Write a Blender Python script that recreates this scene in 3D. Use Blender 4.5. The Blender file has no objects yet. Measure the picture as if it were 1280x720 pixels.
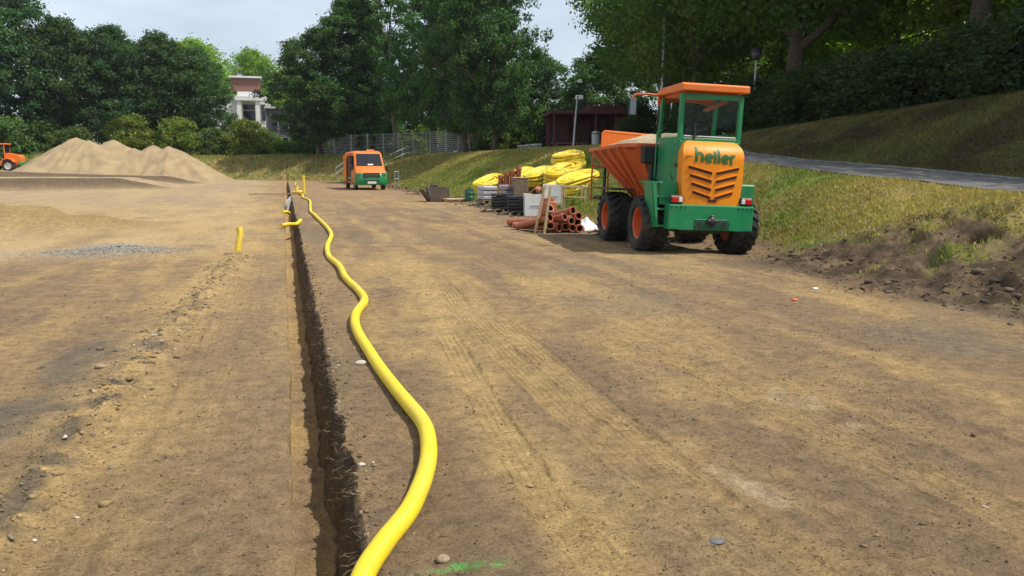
import bpy, math, random
import numpy as np
from mathutils import Vector, Matrix
random.seed(7); rng = np.random.default_rng(11)
R = math.radians
scene = bpy.context.scene
COL = scene.collection

# ------------------------------------------------------------------ camera
cam = bpy.data.cameras.new('camera'); cam.sensor_width = 36; cam.lens = 36*1005/1280
cam.clip_start = 0.05; cam.clip_end = 3000
camo = bpy.data.objects.new('camera', cam); COL.objects.link(camo); scene.camera = camo
camo.location = (0, 0, 1.6)
camo.rotation_euler = (R(90-8.768), 0, R(-15.6565))

# ------------------------------------------------------------------ sky, sun, exposure
SUN_EL, SUN_AZ = R(58), R(118)          # azimuth clockwise from +Y: to the right, a little behind the camera
world = bpy.data.worlds.new('World'); scene.world = world; world.use_nodes = True
nt = world.node_tree; nt.nodes.clear()
def wn(t, **k):
    n = nt.nodes.new(t)
    for a, b in k.items(): setattr(n, a, b)
    return n
sky = wn('ShaderNodeTexSky', sky_type='NISHITA', sun_disc=False, sun_elevation=SUN_EL, sun_rotation=SUN_AZ,
         altitude=50, air_density=1.0, dust_density=2.0, ozone_density=1.0)
tc = wn('ShaderNodeTexCoord'); mp = wn('ShaderNodeMapping'); mp.inputs['Scale'].default_value = (1.0, 1.6, 4.5)
nz = wn('ShaderNodeTexNoise'); nz.inputs['Scale'].default_value = 1.7; nz.inputs['Detail'].default_value = 7; nz.inputs['Roughness'].default_value = .55
rp = wn('ShaderNodeValToRGB'); rp.color_ramp.elements[0].position = .36; rp.color_ramp.elements[1].position = .72
rp.color_ramp.elements[0].color = (.30,)*3+(1,); rp.color_ramp.elements[1].color = (.9,)*3+(1,)
mx = wn('ShaderNodeMix', data_type='RGBA'); mx.inputs['B'].default_value = (8.6, 9.4, 10.6, 1)   # thin white cloud veil
bg = wn('ShaderNodeBackground'); bg.inputs['Strength'].default_value = .102
wo = wn('ShaderNodeOutputWorld')
L = nt.links.new
L(tc.outputs['Generated'], mp.inputs['Vector']); L(mp.outputs['Vector'], nz.inputs['Vector']); L(nz.outputs['Fac'], rp.inputs['Fac'])
L(rp.outputs['Color'], mx.inputs['Factor']); L(sky.outputs['Color'], mx.inputs['A']); L(mx.outputs['Result'], bg.inputs['Color']); L(bg.outputs['Background'], wo.inputs['Surface'])
sl = bpy.data.lights.new('sun', 'SUN'); sl.energy = 4.2; sl.angle = R(.53); sl.color = (1, .955, .88)
so = bpy.data.objects.new('sun', sl); COL.objects.link(so)
sdir = Vector((math.sin(SUN_AZ)*math.cos(SUN_EL), math.cos(SUN_AZ)*math.cos(SUN_EL), math.sin(SUN_EL)))
so.rotation_euler = sdir.to_track_quat('Z', 'Y').to_euler(); so.location = (30, -20, 50)
scene.view_settings.view_transform = 'Standard'; scene.view_settings.look = 'None'
scene.view_settings.exposure = .2; scene.view_settings.gamma = 1
scene.cycles.max_bounces = 6; scene.cycles.diffuse_bounces = 3; scene.cycles.glossy_bounces = 3
scene.cycles.transmission_bounces = 4; scene.cycles.transparent_max_bounces = 8
scene.cycles.caustics_reflective = False; scene.cycles.caustics_refractive = False
scene.cycles.use_denoising = True

# ------------------------------------------------------------------ numpy noise
def _h(ix, iy, s):
    n = (ix.astype(np.int64)*374761393 + iy.astype(np.int64)*668265263 + s*974711) & 0xffffffff
    n = ((n ^ (n >> 13))*1274126177) & 0xffffffff
    n = ((n ^ (n >> 16))*2246822519) & 0xffffffff
    return ((n ^ (n >> 15)) & 0xffff)/32767.5-1
def vn(x, y, s=0):
    x = np.asarray(x, float); y = np.asarray(y, float)
    ix = np.floor(x); iy = np.floor(y); fx = x-ix; fy = y-iy
    fx = fx*fx*fx*(fx*(fx*6-15)+10); fy = fy*fy*fy*(fy*(fy*6-15)+10)
    a = _h(ix, iy, s); b = _h(ix+1, iy, s); c = _h(ix, iy+1, s); d = _h(ix+1, iy+1, s)
    return (a+(b-a)*fx)*(1-fy)+(c+(d-c)*fx)*fy
def fbm(x, y, s=0, o=4, g=.5):
    t = 0; a = 1; n = 0
    for i in range(o):
        t = t+a*vn(x*2**i+17.3*i, y*2**i-9.1*i, s+i); n += a; a *= g
    return t/n
def ss(a, b, x):
    t = np.clip((np.asarray(x, float)-a)/(b-a), 0, 1); return t*t*(3-2*t)
def ga(x, w): return np.exp(-(x/w)**2)

# ------------------------------------------------------------------ materials
def mat(name, col=(.5, .5, .5), rough=.6, metal=0, var=.12, vscale=6, bump=0, bscale=40, spec=.5, dirt=0, dirtcol=(.25, .18, .1), attr=None, coords='Object'):
    m = bpy.data.materials.new(name); m.use_nodes = True
    t = m.node_tree; p = t.nodes['Principled BSDF']
    p.inputs['Roughness'].default_value = rough; p.inputs['Metallic'].default_value = metal
    p.inputs['Specular IOR Level'].default_value = spec
    tcn = t.nodes.new('ShaderNodeTexCoord'); n = t.nodes.new('ShaderNodeTexNoise')
    n.inputs['Scale'].default_value = vscale; n.inputs['Detail'].default_value = 5
    t.links.new(tcn.outputs[coords], n.inputs['Vector'])
    mr = t.nodes.new('ShaderNodeMapRange'); mr.inputs['From Min'].default_value = .3; mr.inputs['From Max'].default_value = .7
    mr.inputs['To Min'].default_value = 1-var; mr.inputs['To Max'].default_value = 1+var
    t.links.new(n.outputs['Fac'], mr.inputs['Value'])
    mu = t.nodes.new('ShaderNodeMix'); mu.data_type = 'RGBA'; mu.blend_type = 'MULTIPLY'; mu.inputs['Factor'].default_value = 1
    if attr:
        a = t.nodes.new('ShaderNodeAttribute'); a.attribute_name = attr; t.links.new(a.outputs['Color'], mu.inputs['A'])
    else: mu.inputs['A'].default_value = (*col, 1)
    t.links.new(mr.outputs['Result'], mu.inputs['B'])
    out = mu.outputs['Result']
    if dirt:
        n2 = t.nodes.new('ShaderNodeTexNoise'); n2.inputs['Scale'].default_value = 3.1; n2.inputs['Detail'].default_value = 8
        t.links.new(tcn.outputs[coords], n2.inputs['Vector'])
        r2 = t.nodes.new('ShaderNodeMapRange'); r2.inputs['From Min'].default_value = .45; r2.inputs['From Max'].default_value = .75
        r2.inputs['To Max'].default_value = dirt; t.links.new(n2.outputs['Fac'], r2.inputs['Value'])
        m2 = t.nodes.new('ShaderNodeMix'); m2.data_type = 'RGBA'; m2.inputs['B'].default_value = (*dirtcol, 1)
        t.links.new(r2.outputs['Result'], m2.inputs['Factor']); t.links.new(out, m2.inputs['A']); out = m2.outputs['Result']
    t.links.new(out, p.inputs['Base Color'])
    if bump:
        b = t.nodes.new('ShaderNodeBump'); b.inputs['Strength'].default_value = bump; b.inputs['Distance'].default_value = .02
        n3 = t.nodes.new('ShaderNodeTexNoise'); n3.inputs['Scale'].default_value = bscale; n3.inputs['Detail'].default_value = 6
        t.links.new(tcn.outputs[coords], n3.inputs['Vector']); t.links.new(n3.outputs['Fac'], b.inputs['Height']); t.links.new(b.outputs['Normal'], p.inputs['Normal'])
    return m
def glass_mat(name, tint=(.75, .85, .82), refl=.12, dark=False):
    m = bpy.data.materials.new(name); m.use_nodes = True; t = m.node_tree; t.nodes.clear()
    o = t.nodes.new('ShaderNodeOutputMaterial'); g = t.nodes.new('ShaderNodeBsdfGlossy'); g.inputs['Roughness'].default_value = .03
    fr = t.nodes.new('ShaderNodeFresnel'); fr.inputs['IOR'].default_value = 1.5
    mx = t.nodes.new('ShaderNodeMixShader')
    if dark:
        b = t.nodes.new('ShaderNodeBsdfDiffuse'); b.inputs['Color'].default_value = (*tint, 1)
    else:
        b = t.nodes.new('ShaderNodeBsdfTransparent'); b.inputs['Color'].default_value = (*tint, 1)
    n = t.nodes.new('ShaderNodeTexNoise'); n.inputs['Scale'].default_value = 2
    a = t.nodes.new('ShaderNodeMath'); a.operation = 'MULTIPLY_ADD'; a.inputs[1].default_value = .015 if dark else .003; 
    h_ = t.nodes.new('ShaderNodeMath'); h_.operation = 'MULTIPLY'; h_.inputs[1].default_value = 1 if dark else .15; t.links.new(fr.outputs['Fac'], h_.inputs[0])
    t.links.new(n.outputs['Fac'], a.inputs[0]); t.links.new(h_.outputs[0], a.inputs[2])
    t.links.new(a.outputs[0], mx.inputs[0]); t.links.new(b.outputs[0], mx.inputs[1]); t.links.new(g.outputs[0], mx.inputs[2]); t.links.new(mx.outputs[0], o.inputs[0])
    return m
def leaf_mat(name, tr=.42):
    m = bpy.data.materials.new(name); m.use_nodes = True; t = m.node_tree; p = t.nodes['Principled BSDF']
    o = t.nodes['Material Output']
    a = t.nodes.new('ShaderNodeAttribute'); a.attribute_name = 'col'
    oi = t.nodes.new('ShaderNodeObjectInfo')
    hs = t.nodes.new('ShaderNodeHueSaturation')
    m1 = t.nodes.new('ShaderNodeMapRange'); m1.inputs['To Min'].default_value = .485; m1.inputs['To Max'].default_value = .515
    m2 = t.nodes.new('ShaderNodeMapRange'); m2.inputs['To Min'].default_value = .8; m2.inputs['To Max'].default_value = 1.2
    t.links.new(oi.outputs['Random'], m1.inputs['Value']); t.links.new(oi.outputs['Random'], m2.inputs['Value'])
    t.links.new(m1.outputs[0], hs.inputs['Hue']); t.links.new(m2.outputs[0], hs.inputs['Value']); t.links.new(a.outputs['Color'], hs.inputs['Color'])
    t.links.new(hs.outputs[0], p.inputs['Base Color']); p.inputs['Roughness'].default_value = .55; p.inputs['Specular IOR Level'].default_value = .3
    tl = t.nodes.new('ShaderNodeBsdfTranslucent'); g = t.nodes.new('ShaderNodeMix'); g.data_type = 'RGBA'; g.blend_type = 'MULTIPLY'
    g.inputs['Factor'].default_value = 1; g.inputs['B'].default_value = (1.5, 1.7, .6, 1)
    t.links.new(hs.outputs[0], g.inputs['A']); t.links.new(g.outputs['Result'], tl.inputs['Color'])
    mx = t.nodes.new('ShaderNodeMixShader'); mx.inputs[0].default_value = tr
    t.links.new(p.outputs[0], mx.inputs[1]); t.links.new(tl.outputs[0], mx.inputs[2]); t.links.new(mx.outputs[0], o.inputs[0])
    return m
M = {}
M['orange'] = mat('orange_paint', (.82, .27, .012), .45, var=.06, spec=.3, dirt=.28, dirtcol=(.50, .20, .05))
M['orange_worn'] = mat('worn_orange_paint', (.60, .115, .024), .5, var=.14, dirt=.35, dirtcol=(.30, .16, .08), bump=.15, bscale=18)
M['orange_roof'] = mat('red_orange_paint', (.78, .185, .026), .42, var=.06, spec=.35, dirt=.2, dirtcol=(.42, .2, .09))
M['green'] = mat('green_paint', (.008, .225, .080), .4, var=.10, dirt=.32, dirtcol=(.13, .17, .075))
M['black'] = mat('black_plastic', (.018, .018, .019), .55, dirt=.25, dirtcol=(.09, .07, .05))
M['tyre'] = mat('tyre_rubber', (.022, .021, .02), .85, dirt=.6, dirtcol=(.11, .085, .055), bump=.3, bscale=30)
M['slot'] = mat('dark_slot', (.05, .008, .006), .8)
M['letter'] = mat('letter_green', (.022, .125, .022), .5)
M['redlens'] = mat('red_lens', (.55, .01, .012), .12)
M['whitelens'] = mat('white_lens', (.75, .72, .7), .15)
M['steel'] = mat('galvanised_steel', (.36, .38, .39), .45, metal=.6, var=.15)
M['darksteel'] = mat('dark_steel', (.035, .033, .03), .5, metal=.3, dirt=.4)
M['rust'] = mat('rusty_steel', (.075, .055, .04), .7, var=.3, dirt=.5, dirtcol=(.16, .09, .05), bump=.3)
M['glass'] = glass_mat('cab_glass', (.9, .95, .93)); M['darkglass'] = glass_mat('dark_glass', (.012, .014, .02), dark=True)
M['yellow'] = mat('yellow_pipe_plastic', (.84, .62, .022), .42, var=.06, vscale=3, dirt=.34, dirtcol=(.58, .41, .15))
M['kg'] = mat('red_brown_pipe', (.40, .115, .05), .5, var=.12, dirt=.35, dirtcol=(.4, .24, .14))
M['kgin'] = mat('pipe_bore', (.06, .025, .018), .8)
M['wood'] = mat('raw_timber', (.50, .37, .19), .75, var=.22, vscale=14, bump=.2)
M['woodold'] = mat('weathered_timber', (.22, .16, .10), .8, var=.25, vscale=12, bump=.25)
M['white'] = mat('white_paint', (.72, .72, .70), .5, var=.06, dirt=.12, dirtcol=(.5, .45, .36))
M['concrete'] = mat('concrete', (.50, .50, .48), .85, var=.1, vscale=9, bump=.2, dirt=.25, dirtcol=(.35, .3, .22))
M['foil'] = mat('grey_stretch_foil', (.40, .40, .43), .3, var=.3, vscale=11, bump=.6, bscale=9)
M['brick'] = mat('red_brick', (.24, .115, .085), .85, var=.22, vscale=14)
M['render'] = mat('white_render', (.66, .67, .66), .8, var=.05)
M['bark'] = mat('bark', (.085, .068, .05), .9, var=.35, vscale=9, bump=.8, bscale=12)
M['barklight'] = mat('pale_bark', (.17, .14, .085), .9, var=.35, vscale=7, bump=.8, bscale=10)
M['pavred'] = mat('dark_red_paint', (.085, .016, .018), .55, var=.15)
M['leaf'] = leaf_mat('leaf'); M['leafthin'] = leaf_mat('thin_leaf', .5)
M['blade'] = leaf_mat('grass_blade', .3)
M['sand'] = mat('heap_sand', (.31, .227, .122), .95, var=.2, vscale=.9, bump=.9, bscale=5)
M['clod'] = mat('soil_clod', rough=.95, attr='col', var=.25, vscale=25, bump=.4)
M['path'] = mat('asphalt_path', (.115, .11, .105), .9, var=.16, vscale=5, bump=.5, bscale=60)
M['rail'] = mat('painted_rail', (.30, .32, .31), .5)

# ------------------------------------------------------------------ object helpers
def tag(o, label=None, cat=None, group=None, kind=None):
    if label: o['label'] = label
    if cat: o['category'] = cat
    if group: o['group'] = group
    if kind: o['kind'] = kind
    return o
def empty(name, loc=(0, 0, 0), rz=0, rx=0, ry=0, **k):
    o = bpy.data.objects.new(name, None); COL.objects.link(o); o.location = loc; o.rotation_euler = (rx, ry, rz); o.empty_display_size = .2
    return tag(o, **k)
def link(name, me, parent=None, **k):
    o = bpy.data.objects.new(name, me); COL.objects.link(o)
    if parent is not None: o.parent = parent
    return tag(o, **k)
def np_mesh(name, v, f, m, smooth=False, col=None):
    """v (n,3) array, f (k,3|4) array, quick."""
    v = np.asarray(v, np.float32); f = np.asarray(f, np.int32); me = bpy.data.meshes.new(name)
    k = f.shape[1]
    me.vertices.add(len(v)); me.vertices.foreach_set('co', v.ravel())
    me.loops.add(f.size); me.loops.foreach_set('vertex_index', f.ravel())
    me.polygons.add(len(f)); me.polygons.foreach_set('loop_start', np.arange(0, f.size, k, dtype=np.int32))
    me.polygons.foreach_set('loop_total', np.full(len(f), k, np.int32))
    if smooth: me.polygons.foreach_set('use_smooth', np.ones(len(f), bool))
    me.update(calc_edges=True)
    if col is not None:
        a = me.color_attributes.new('col', 'FLOAT_COLOR', 'POINT')
        c = np.ones((len(v), 4), np.float32); c[:, :3] = col; a.data.foreach_set('color', c.ravel())
    if m: me.materials.append(m)
    return me
class MB:
    def __init__(s): s.v = []; s.f = []
    def add(s, vs, fs):
        b = len(s.v); s.v += [tuple(x) for x in vs]; s.f += [tuple(b+i for i in f) for f in fs]; return s
    def box(s, c, d, rot=None, ch=0):
        """chamfered box centred at c, full size d"""
        hx, hy, hz = d[0]/2, d[1]/2, d[2]/2
        ch = min(ch, .45*min(d))
        if ch <= 0:
            vs = [(x, y, z) for x in (-hx, hx) for y in (-hy, hy) for z in (-hz, hz)]
            fs = [(0, 1, 3, 2), (4, 6, 7, 5), (0, 4, 5, 1), (2, 3, 7, 6), (0, 2, 6, 4), (1, 5, 7, 3)]
        else:
            vs = []; idx = {}
            for sx in (-1, 1):
                for sy in (-1, 1):
                    for sz in (-1, 1):
                        for ax in range(3):
                            p = [sx*(hx-ch), sy*(hy-ch), sz*(hz-ch)]
                            p[ax] = (sx*hx, sy*hy, sz*hz)[ax]
                            idx[(sx, sy, sz, ax)] = len(vs); vs.append(tuple(p))
            fs = []
            I = idx
            for sg in (-1, 1):
                fs.append(tuple(I[(sg, a, b, 0)] for a, b in ((-1, -1), (1, -1), (1, 1), (-1, 1))))
                fs.append(tuple(I[(a, sg, b, 1)] for a, b in ((-1, -1), (1, -1), (1, 1), (-1, 1))))
                fs.append(tuple(I[(a, b, sg, 2)] for a, b in ((-1, -1), (1, -1), (1, 1), (-1, 1))))
            for a in (-1, 1):
                for b in (-1, 1):
                    fs.append((I[(a, b, -1, 0)], I[(a, b, 1, 0)], I[(a, b, 1, 1)], I[(a, b, -1, 1)]))
                    fs.append((I[(a, -1, b, 0)], I[(a, 1, b, 0)], I[(a, 1, b, 2)], I[(a, -1, b, 2)]))
                    fs.append((I[(-1, a, b, 1)], I[(1, a, b, 1)], I[(1, a, b, 2)], I[(-1, a, b, 2)]))
                    for c_ in (-1, 1): fs.append((I[(a, b, c_, 0)], I[(a, b, c_, 1)], I[(a, b, c_, 2)]))
        c = Vector(c)
        out = []
        for p in vs:
            p = Vector(p)
            if rot is not None: p = rot @ p
            out.append(p+c)
        return s.add(out, fs)
    def bar(s, a, b, w, h, ch=0, up=(0, 0, 1)):
        a, b = Vector(a), Vector(b); d = b-a
        x = d.normalized(); u = Vector(up)
        if abs(x.dot(u)) > .98: u = Vector((0, 1, 0))
        y = u.cross(x).normalized(); z = x.cross(y)
        rot = Matrix((x, y, z)).transposed()
        return s.box((a+b)/2, (d.length, w, h), rot, ch)
    def tube(s, pts, r, n=8, cap=True, closed=False):
        pts = [Vector(p) for p in pts]; k = len(pts)
        rs = r if isinstance(r, (list, tuple, np.ndarray)) else [r]*k
        vs = []; prev = None
        for i, p in enumerate(pts):
            if closed: t = pts[(i+1) % k]-pts[i-1]
            else: t = pts[min(i+1, k-1)]-pts[max(i-1, 0)]
            t.normalize()
            if prev is None:
                u = Vector((0, 0, 1)) if abs(t.z) < .9 else Vector((1, 0, 0))
                a = u.cross(t).normalized()
            else:
                a = (prev-t*prev.dot(t)).normalized()
            prev = a; b = t.cross(a)
            for j in range(n):
                q = 2*math.pi*j/n
                vs.append(p+(a*math.cos(q)+b*math.sin(q))*rs[i])
        fs = []
        for i in range(k if closed else k-1):
            i2 = (i+1) % k
            for j in range(n):
                fs.append((i*n+j, i*n+(j+1) % n, i2*n+(j+1) % n, i2*n+j))
        if cap and not closed:
            fs.append(tuple(range(n-1, -1, -1))); fs.append(tuple((k-1)*n+j for j in range(n)))
        return s.add(vs, fs)
    def lathe(s, prof, n=24, axis='Y', c=(0, 0, 0), closed=False):
        """prof: list of (radius, offset along axis)"""
        vs = []; k = len(prof)
        for (r, o) in prof:
            for j in range(n):
                q = 2*math.pi*j/n; a, b = r*math.cos(q), r*math.sin(q)
                p = {'X': (o, a, b), 'Y': (a, o, b), 'Z': (a, b, o)}[axis]
                vs.append((p[0]+c[0], p[1]+c[1], p[2]+c[2]))
        fs = []
        for i in range(k if closed else k-1):
            i2 = (i+1) % k
            for j in range(n): fs.append((i*n+j, i*n+(j+1) % n, i2*n+(j+1) % n, i2*n+j))
        return s.add(vs, fs)
    def prism(s, poly, a0, a1, axis='Y'):
        """polygon in the plane across axis, extruded a0..a1. axis Y: poly (x,z); X: (y,z); Z: (x,y)"""
        n = len(poly)
        def P(p, a): return {'Y': (p[0], a, p[1]), 'X': (a, p[0], p[1]), 'Z': (p[0], p[1], a)}[axis]
        vs = [P(p, a0) for p in poly]+[P(p, a1) for p in poly]
        fs = [tuple(range(n)), tuple(range(2*n-1, n-1, -1))]+[(i, (i+1) % n, n+(i+1) % n, n+i) for i in range(n)]
        return s.add(vs, fs)
    def plate(s, pts, th):
        """thin plate from a 3-D polygon, thickness th along its normal"""
        P = [Vector(p) for p in pts]; nrm = (P[1]-P[0]).cross(P[2]-P[0]).normalized()*th
        n = len(P)
        return s.add(P+[p+nrm for p in P], [tuple(range(n-1, -1, -1)), tuple(range(n, 2*n))]+[(i, (i+1) % n, n+(i+1) % n, n+i) for i in range(n)])
    def mesh(s, name, m, smooth=None):
        me = bpy.data.meshes.new(name); me.from_pydata(s.v, [], s.f); me.materials.append(m)
        import bmesh
        bm = bmesh.new(); bm.from_mesh(me); bmesh.ops.recalc_face_normals(bm, faces=bm.faces); bm.to_mesh(me); bm.free()
        if smooth is not None:
            me.polygons.foreach_set('use_smooth', [True]*len(me.polygons)); me.set_sharp_from_angle(angle=R(smooth))
        return me
    def build(s, name, m, parent=None, smooth=None, **k):
        return link(name, s.mesh(name, m, smooth), parent, **k)
def copy_tree(o, parent=None):
    c = o.copy(); COL.objects.link(c)
    if parent is not None: c.parent = parent
    for ch in [x for x in bpy.data.objects if x.parent is o]: copy_tree(ch, c)
    return c
def spline(pts, n):
    """Catmull-Rom through pts, n samples a segment"""
    P = [np.array(p, float) for p in pts]; P = [2*P[0]-P[1]]+P+[2*P[-1]-P[-2]]; out = []
    for i in range(1, len(P)-2):
        a, b, c, d = P[i-1:i+3]
        for t in np.linspace(0, 1, n, endpoint=False):
            out.append(.5*((2*b)+(-a+c)*t+(2*a-5*b+4*c-d)*t*t+(-a+3*b-3*c+d)*t**3))
    out.append(P[-2]); return out

# ------------------------------------------------------------------ terrain functions
CX, CY, RAD, XF, YF = -22., 62., 29.7, 7.7, 91.7
def sdist(x, y):
    """signed distance outside the foot of the bank round the field"""
    x = np.asarray(x, float); y = np.asarray(y, float)
    d = np.hypot(np.maximum(x-CX, 0), np.maximum(y-CY, 0))-RAD
    d = np.where((x <= CX), y-YF, d); d = np.where(y <= CY, x-XF, d)
    d = np.where((x <= CX) & (y <= CY), -30., d)
    return d-1.5*ga((x-8.6)/2.0, 1)*ga((y-14.2)/2.6, 1)
def zpath(y): return 1.12+np.clip((np.asarray(y, float)-11)*.06, -.25, 1.28)
TRK = [([2.1, 1.86, 1.76, 1.75, 1.78, 1.85, 1.95], [11.8, 8.7, 6.85, 5.05, 3.8, 3.0, 2.0], .15),
       ([2.35, 2.25, 2.05, 1.98, 1.96, 1.93, 1.92], [13.5, 10.9, 8.4, 5.65, 4.63, 3.54, 2.3], .13),
       ([3.3, 3.0, 3.05, 3.12, 3.14, 3.15, 3.2], [14, 8.7, 6.5, 5.3, 4.3, 3.3, 2.0], .16),
       ([1.55, 1.35, 1.22, 1.16, 1.2], [9, 6.5, 4.5, 3.4, 2.5], .10),
       ([2.75, 2.5, 2.45, 2.4, 2.42], [16, 10, 7, 5, 2.5], .14), ([3.9, 3.75, 3.65, 3.7], [15, 9, 6, 3], .17), ([-.95, -.92, -.95], [16, 8, 2], .12),
       ([5.2, 4.6, 4.3, 4.2], [16, 10, 6, 3], .18),
       ([-.55, -.6, -.62, -.6], [14, 9, 6, 2], .16)]
def track(x, y):
    """nearest lateral coordinate and mask of the wheel tracks"""
    best = np.full(np.shape(x), 9.); mask = np.zeros(np.shape(x))
    for (xs, ys, w), amp in zip(TRK, (1, .9, .5, .7, .15, .25, .25, .2, .3)):
        xs, ys = np.array(xs[::-1]), np.array(ys[::-1])
        d = x-np.interp(y, ys, xs)-.02*vn(y*.9, y*0, 5)
        m = (1-ss(w*.8, w*1.15, np.abs(d)))*ss(ys[0]-.1, ys[0]+.5, y)*(1-ss(ys[-1]-2.5, ys[-1], y))*(.45+.55*ss(-.25, .25, fbm(x*1.1, y*.5, 88, 2)))
        m = m*amp; u = m > mask; best = np.where(u, d, best); mask = np.maximum(mask, m)
    return best, mask
def xrub(y): return np.interp(y, [2, 4, 7, 9.3, 13.7, 20, 30], [-1.3, -1.27, -1.18, -1.08, -.88, -.53, -.2])
def turfmask(x, y):
    """where the lower bank has been torn up"""
    m = .95*ga((x-8.0-.10*(y-9))/.75, 1)*ss(4.5, 6.5, y)*(1-ss(11, 13.5, y))
    m = m+.62*ga((x-9.3)/.6, 1)*ga((y-9.4)/1.5, 1)+.55*ga((x-9.5)/.6, 1)*ga((y-7.4)/1.0, 1)
    return np.clip(m*(1.0+1.3*fbm(x*1.6, y*1.6, 41, 4))-.08, 0, 1)
PITS = [(10.0, 9.6, .55, .36), (9.1, 8.9, .5, .3), (10.3, 8.0, .4, .28), (9.5, 10.4, .45, .25), (8.9, 6.6, .5, .25), (8.6, 10.9, .6, .16), (9.4, 7.6, .5, .22), (8.9, 9.9, .35, .2), (9.9, 8.3, .5, .18), (8.2, 8.9, .5, .12), (8.6,7.2,.5,.15)]
def zf(x, y, detail=True):
    x = np.asarray(x, float); y = np.asarray(y, float)
    s = sdist(x, y)+.35*fbm(x*.25, y*.25, 3, 2)
    zp = zpath(y)
    top = 2.45
    gen = top*ss(-.6, 7.2, s)*1.0+.02*np.clip(s-7, 0, 40)
    sr = s
    lower = zp*np.clip(np.sin(np.clip((sr+.3)/4.5, 0, 1)*math.pi/2), 0, 1)**1.35
    crest = np.interp(y, [8, 15, 21, 32, 40], [3.8, 3.6, 3.3, 2.85, 2.5])
    up = np.where(sr > 6.5, zp+(crest-zp)*ss(6.3, 11.3, sr), lower)+.03*np.clip(sr-11, 0, 50)
    w = ss(24, 42, y)
    z = up*(1-w)+gen*w
    z = z+.9*ss(8, 27, -x)*ss(52, 82, y)*(1-ss(-2, 6, s)*.5)
    # gentle unevenness
    fld = 1-ss(-.5, 1, s)
    z = z+.05*fbm(x*.18, y*.18, 12, 3)*fld+.03*fbm(x*.6, y*.6, 9, 3)*ss(-1, 2, s)
    # heaps of spread soil
    e = .35*fbm(x*.5, y*.5, 21, 3)
    yy = y-22.6
    z = z+.62*ss(-2.2, -7.5, x)*ga((yy-.5)/1.25, 1)*(1+.35*fbm(x*1.5, y*1.5, 23, 3))
    z = z+.70*ss(56.0, 57.6, y+.12*x*0+e*1.5-.3*(x+8))*(1-ss(63, 66, y+e-.3*(x+8)))*ss(-6.6, -10.5, x+e*3)
    z = z+.60*ss(70.0, 71.4, y+e*1.5-.2*(x+8))*(1-ss(74, 77, y+e-.2*(x+8)))*ss(-6.2, -9.5, x+e*3)
    z = z+.16*ga((x+3.05)/.75, 1)*ga((y-16.0)/.55, 1)+.05*ga((x+4.8)/1.3, 1)*ga((y-16.2)/.5, 1)
    if detail:
        d = x-xrub(y)
        lump = np.abs(fbm(x*6, y*6, 31, 3))
        z = z+(.05+.11*lump)*ga(d/.17, 1)*(1-ss(14, 22, y))*ss(-1, 1, y)*(.55+.45*fbm(x*1.5, y*1.5, 34, 2))
        td, tm = track(x, y)
        z = z-.022*tm+.012*ga((np.abs(td)-.2)/.05, 1)*(tm > 0)
        z = z+fld*(.016*fbm(x*2.5, y*2.5, 51, 4)+.009*fbm(x*11, y*11, 52, 3))
        z = z+.02*ga((x-.33)/.1, 1)*(.5+vn(x*9, y*9, 60))*(y < 74)
        tmk = turfmask(x, y)
        z = z+tmk*(.12*fbm(x*1.7, y*1.7, 61, 4)+.15*np.abs(fbm(x*4.5, y*4.5, 63, 4))-.04+.05*fbm(x*13, y*13, 64, 2))
        for (px, py, pr, pd) in PITS:
            q = np.hypot(x-px, (y-py)*1.2)+.14*fbm(x*4, y*4, 66, 2)
            z = z-pd*(1-ss(pr*.35, pr*.75, q))+pd*.45*ga((q-pr*.85)/.14, 1)
        # churned strip along the foot of the bank
        z = z+(.04+.07*np.abs(fbm(x*4.5, y*4.5, 68, 3)))*ga((s+.15)/.35, 1)*ss(5, 9, y)*(1-ss(55, 65, y))*(.5+.5*vn(y*.7, y*0, 69))
        # right wheels of the dumper stand in a rut
        z = z-.11*ga((x-8.25)/.6, 1)*ga((y-14.2)/2.2, 1)
    return z
def zf1(x, y): return float(zf(np.array([x]), np.array([y]))[0])
def lerp(a, b, t): return a+(b-a)*np.asarray(t)[..., None]
SANDC, BROWN, GREYC, LOAM, PALE = (np.array(c) for c in ((.395, .268, .115), (.222, .152, .088), (.170, .140, .102), (.105, .073, .046), (.45, .35, .215)))
GDRY, GGRN, GOLD = np.array((.37, .29, .105)), np.array((.15, .215, .035)), np.array((.27, .185, .08))
def grasscol(x, y, s):
    d = fbm(x*.45, y*.45, 71, 4)
    g = np.clip(.42+.9*d+.75*ga((s-2.2)/2.4, 1)*ss(14, 24, y)*(1-ss(52, 62, y))-.62*ga((y-7)/5, 1)*ss(8.6, 9.6, x)+.3*(ga((x-9)/1.1, 1)*ga((y-13.5)/2.5, 1))+.05*ss(60, 75, y), 0, 1)
    c = lerp(GDRY, GGRN, g)
    c = lerp(c, GOLD, np.clip(.25+.8*fbm(x*1.7, y*1.7, 75, 3), 0, .6))
    return lerp(c, np.array((.085, .066, .032)), ss(13.6, 14.8, x)*(1-ss(30, 42, y))*np.clip(.75+.5*fbm(x*.9, y*.9, 79, 3), 0, 1))  # upper slope: drier and browner, also darkened in colour to deepen the tree shade
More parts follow.
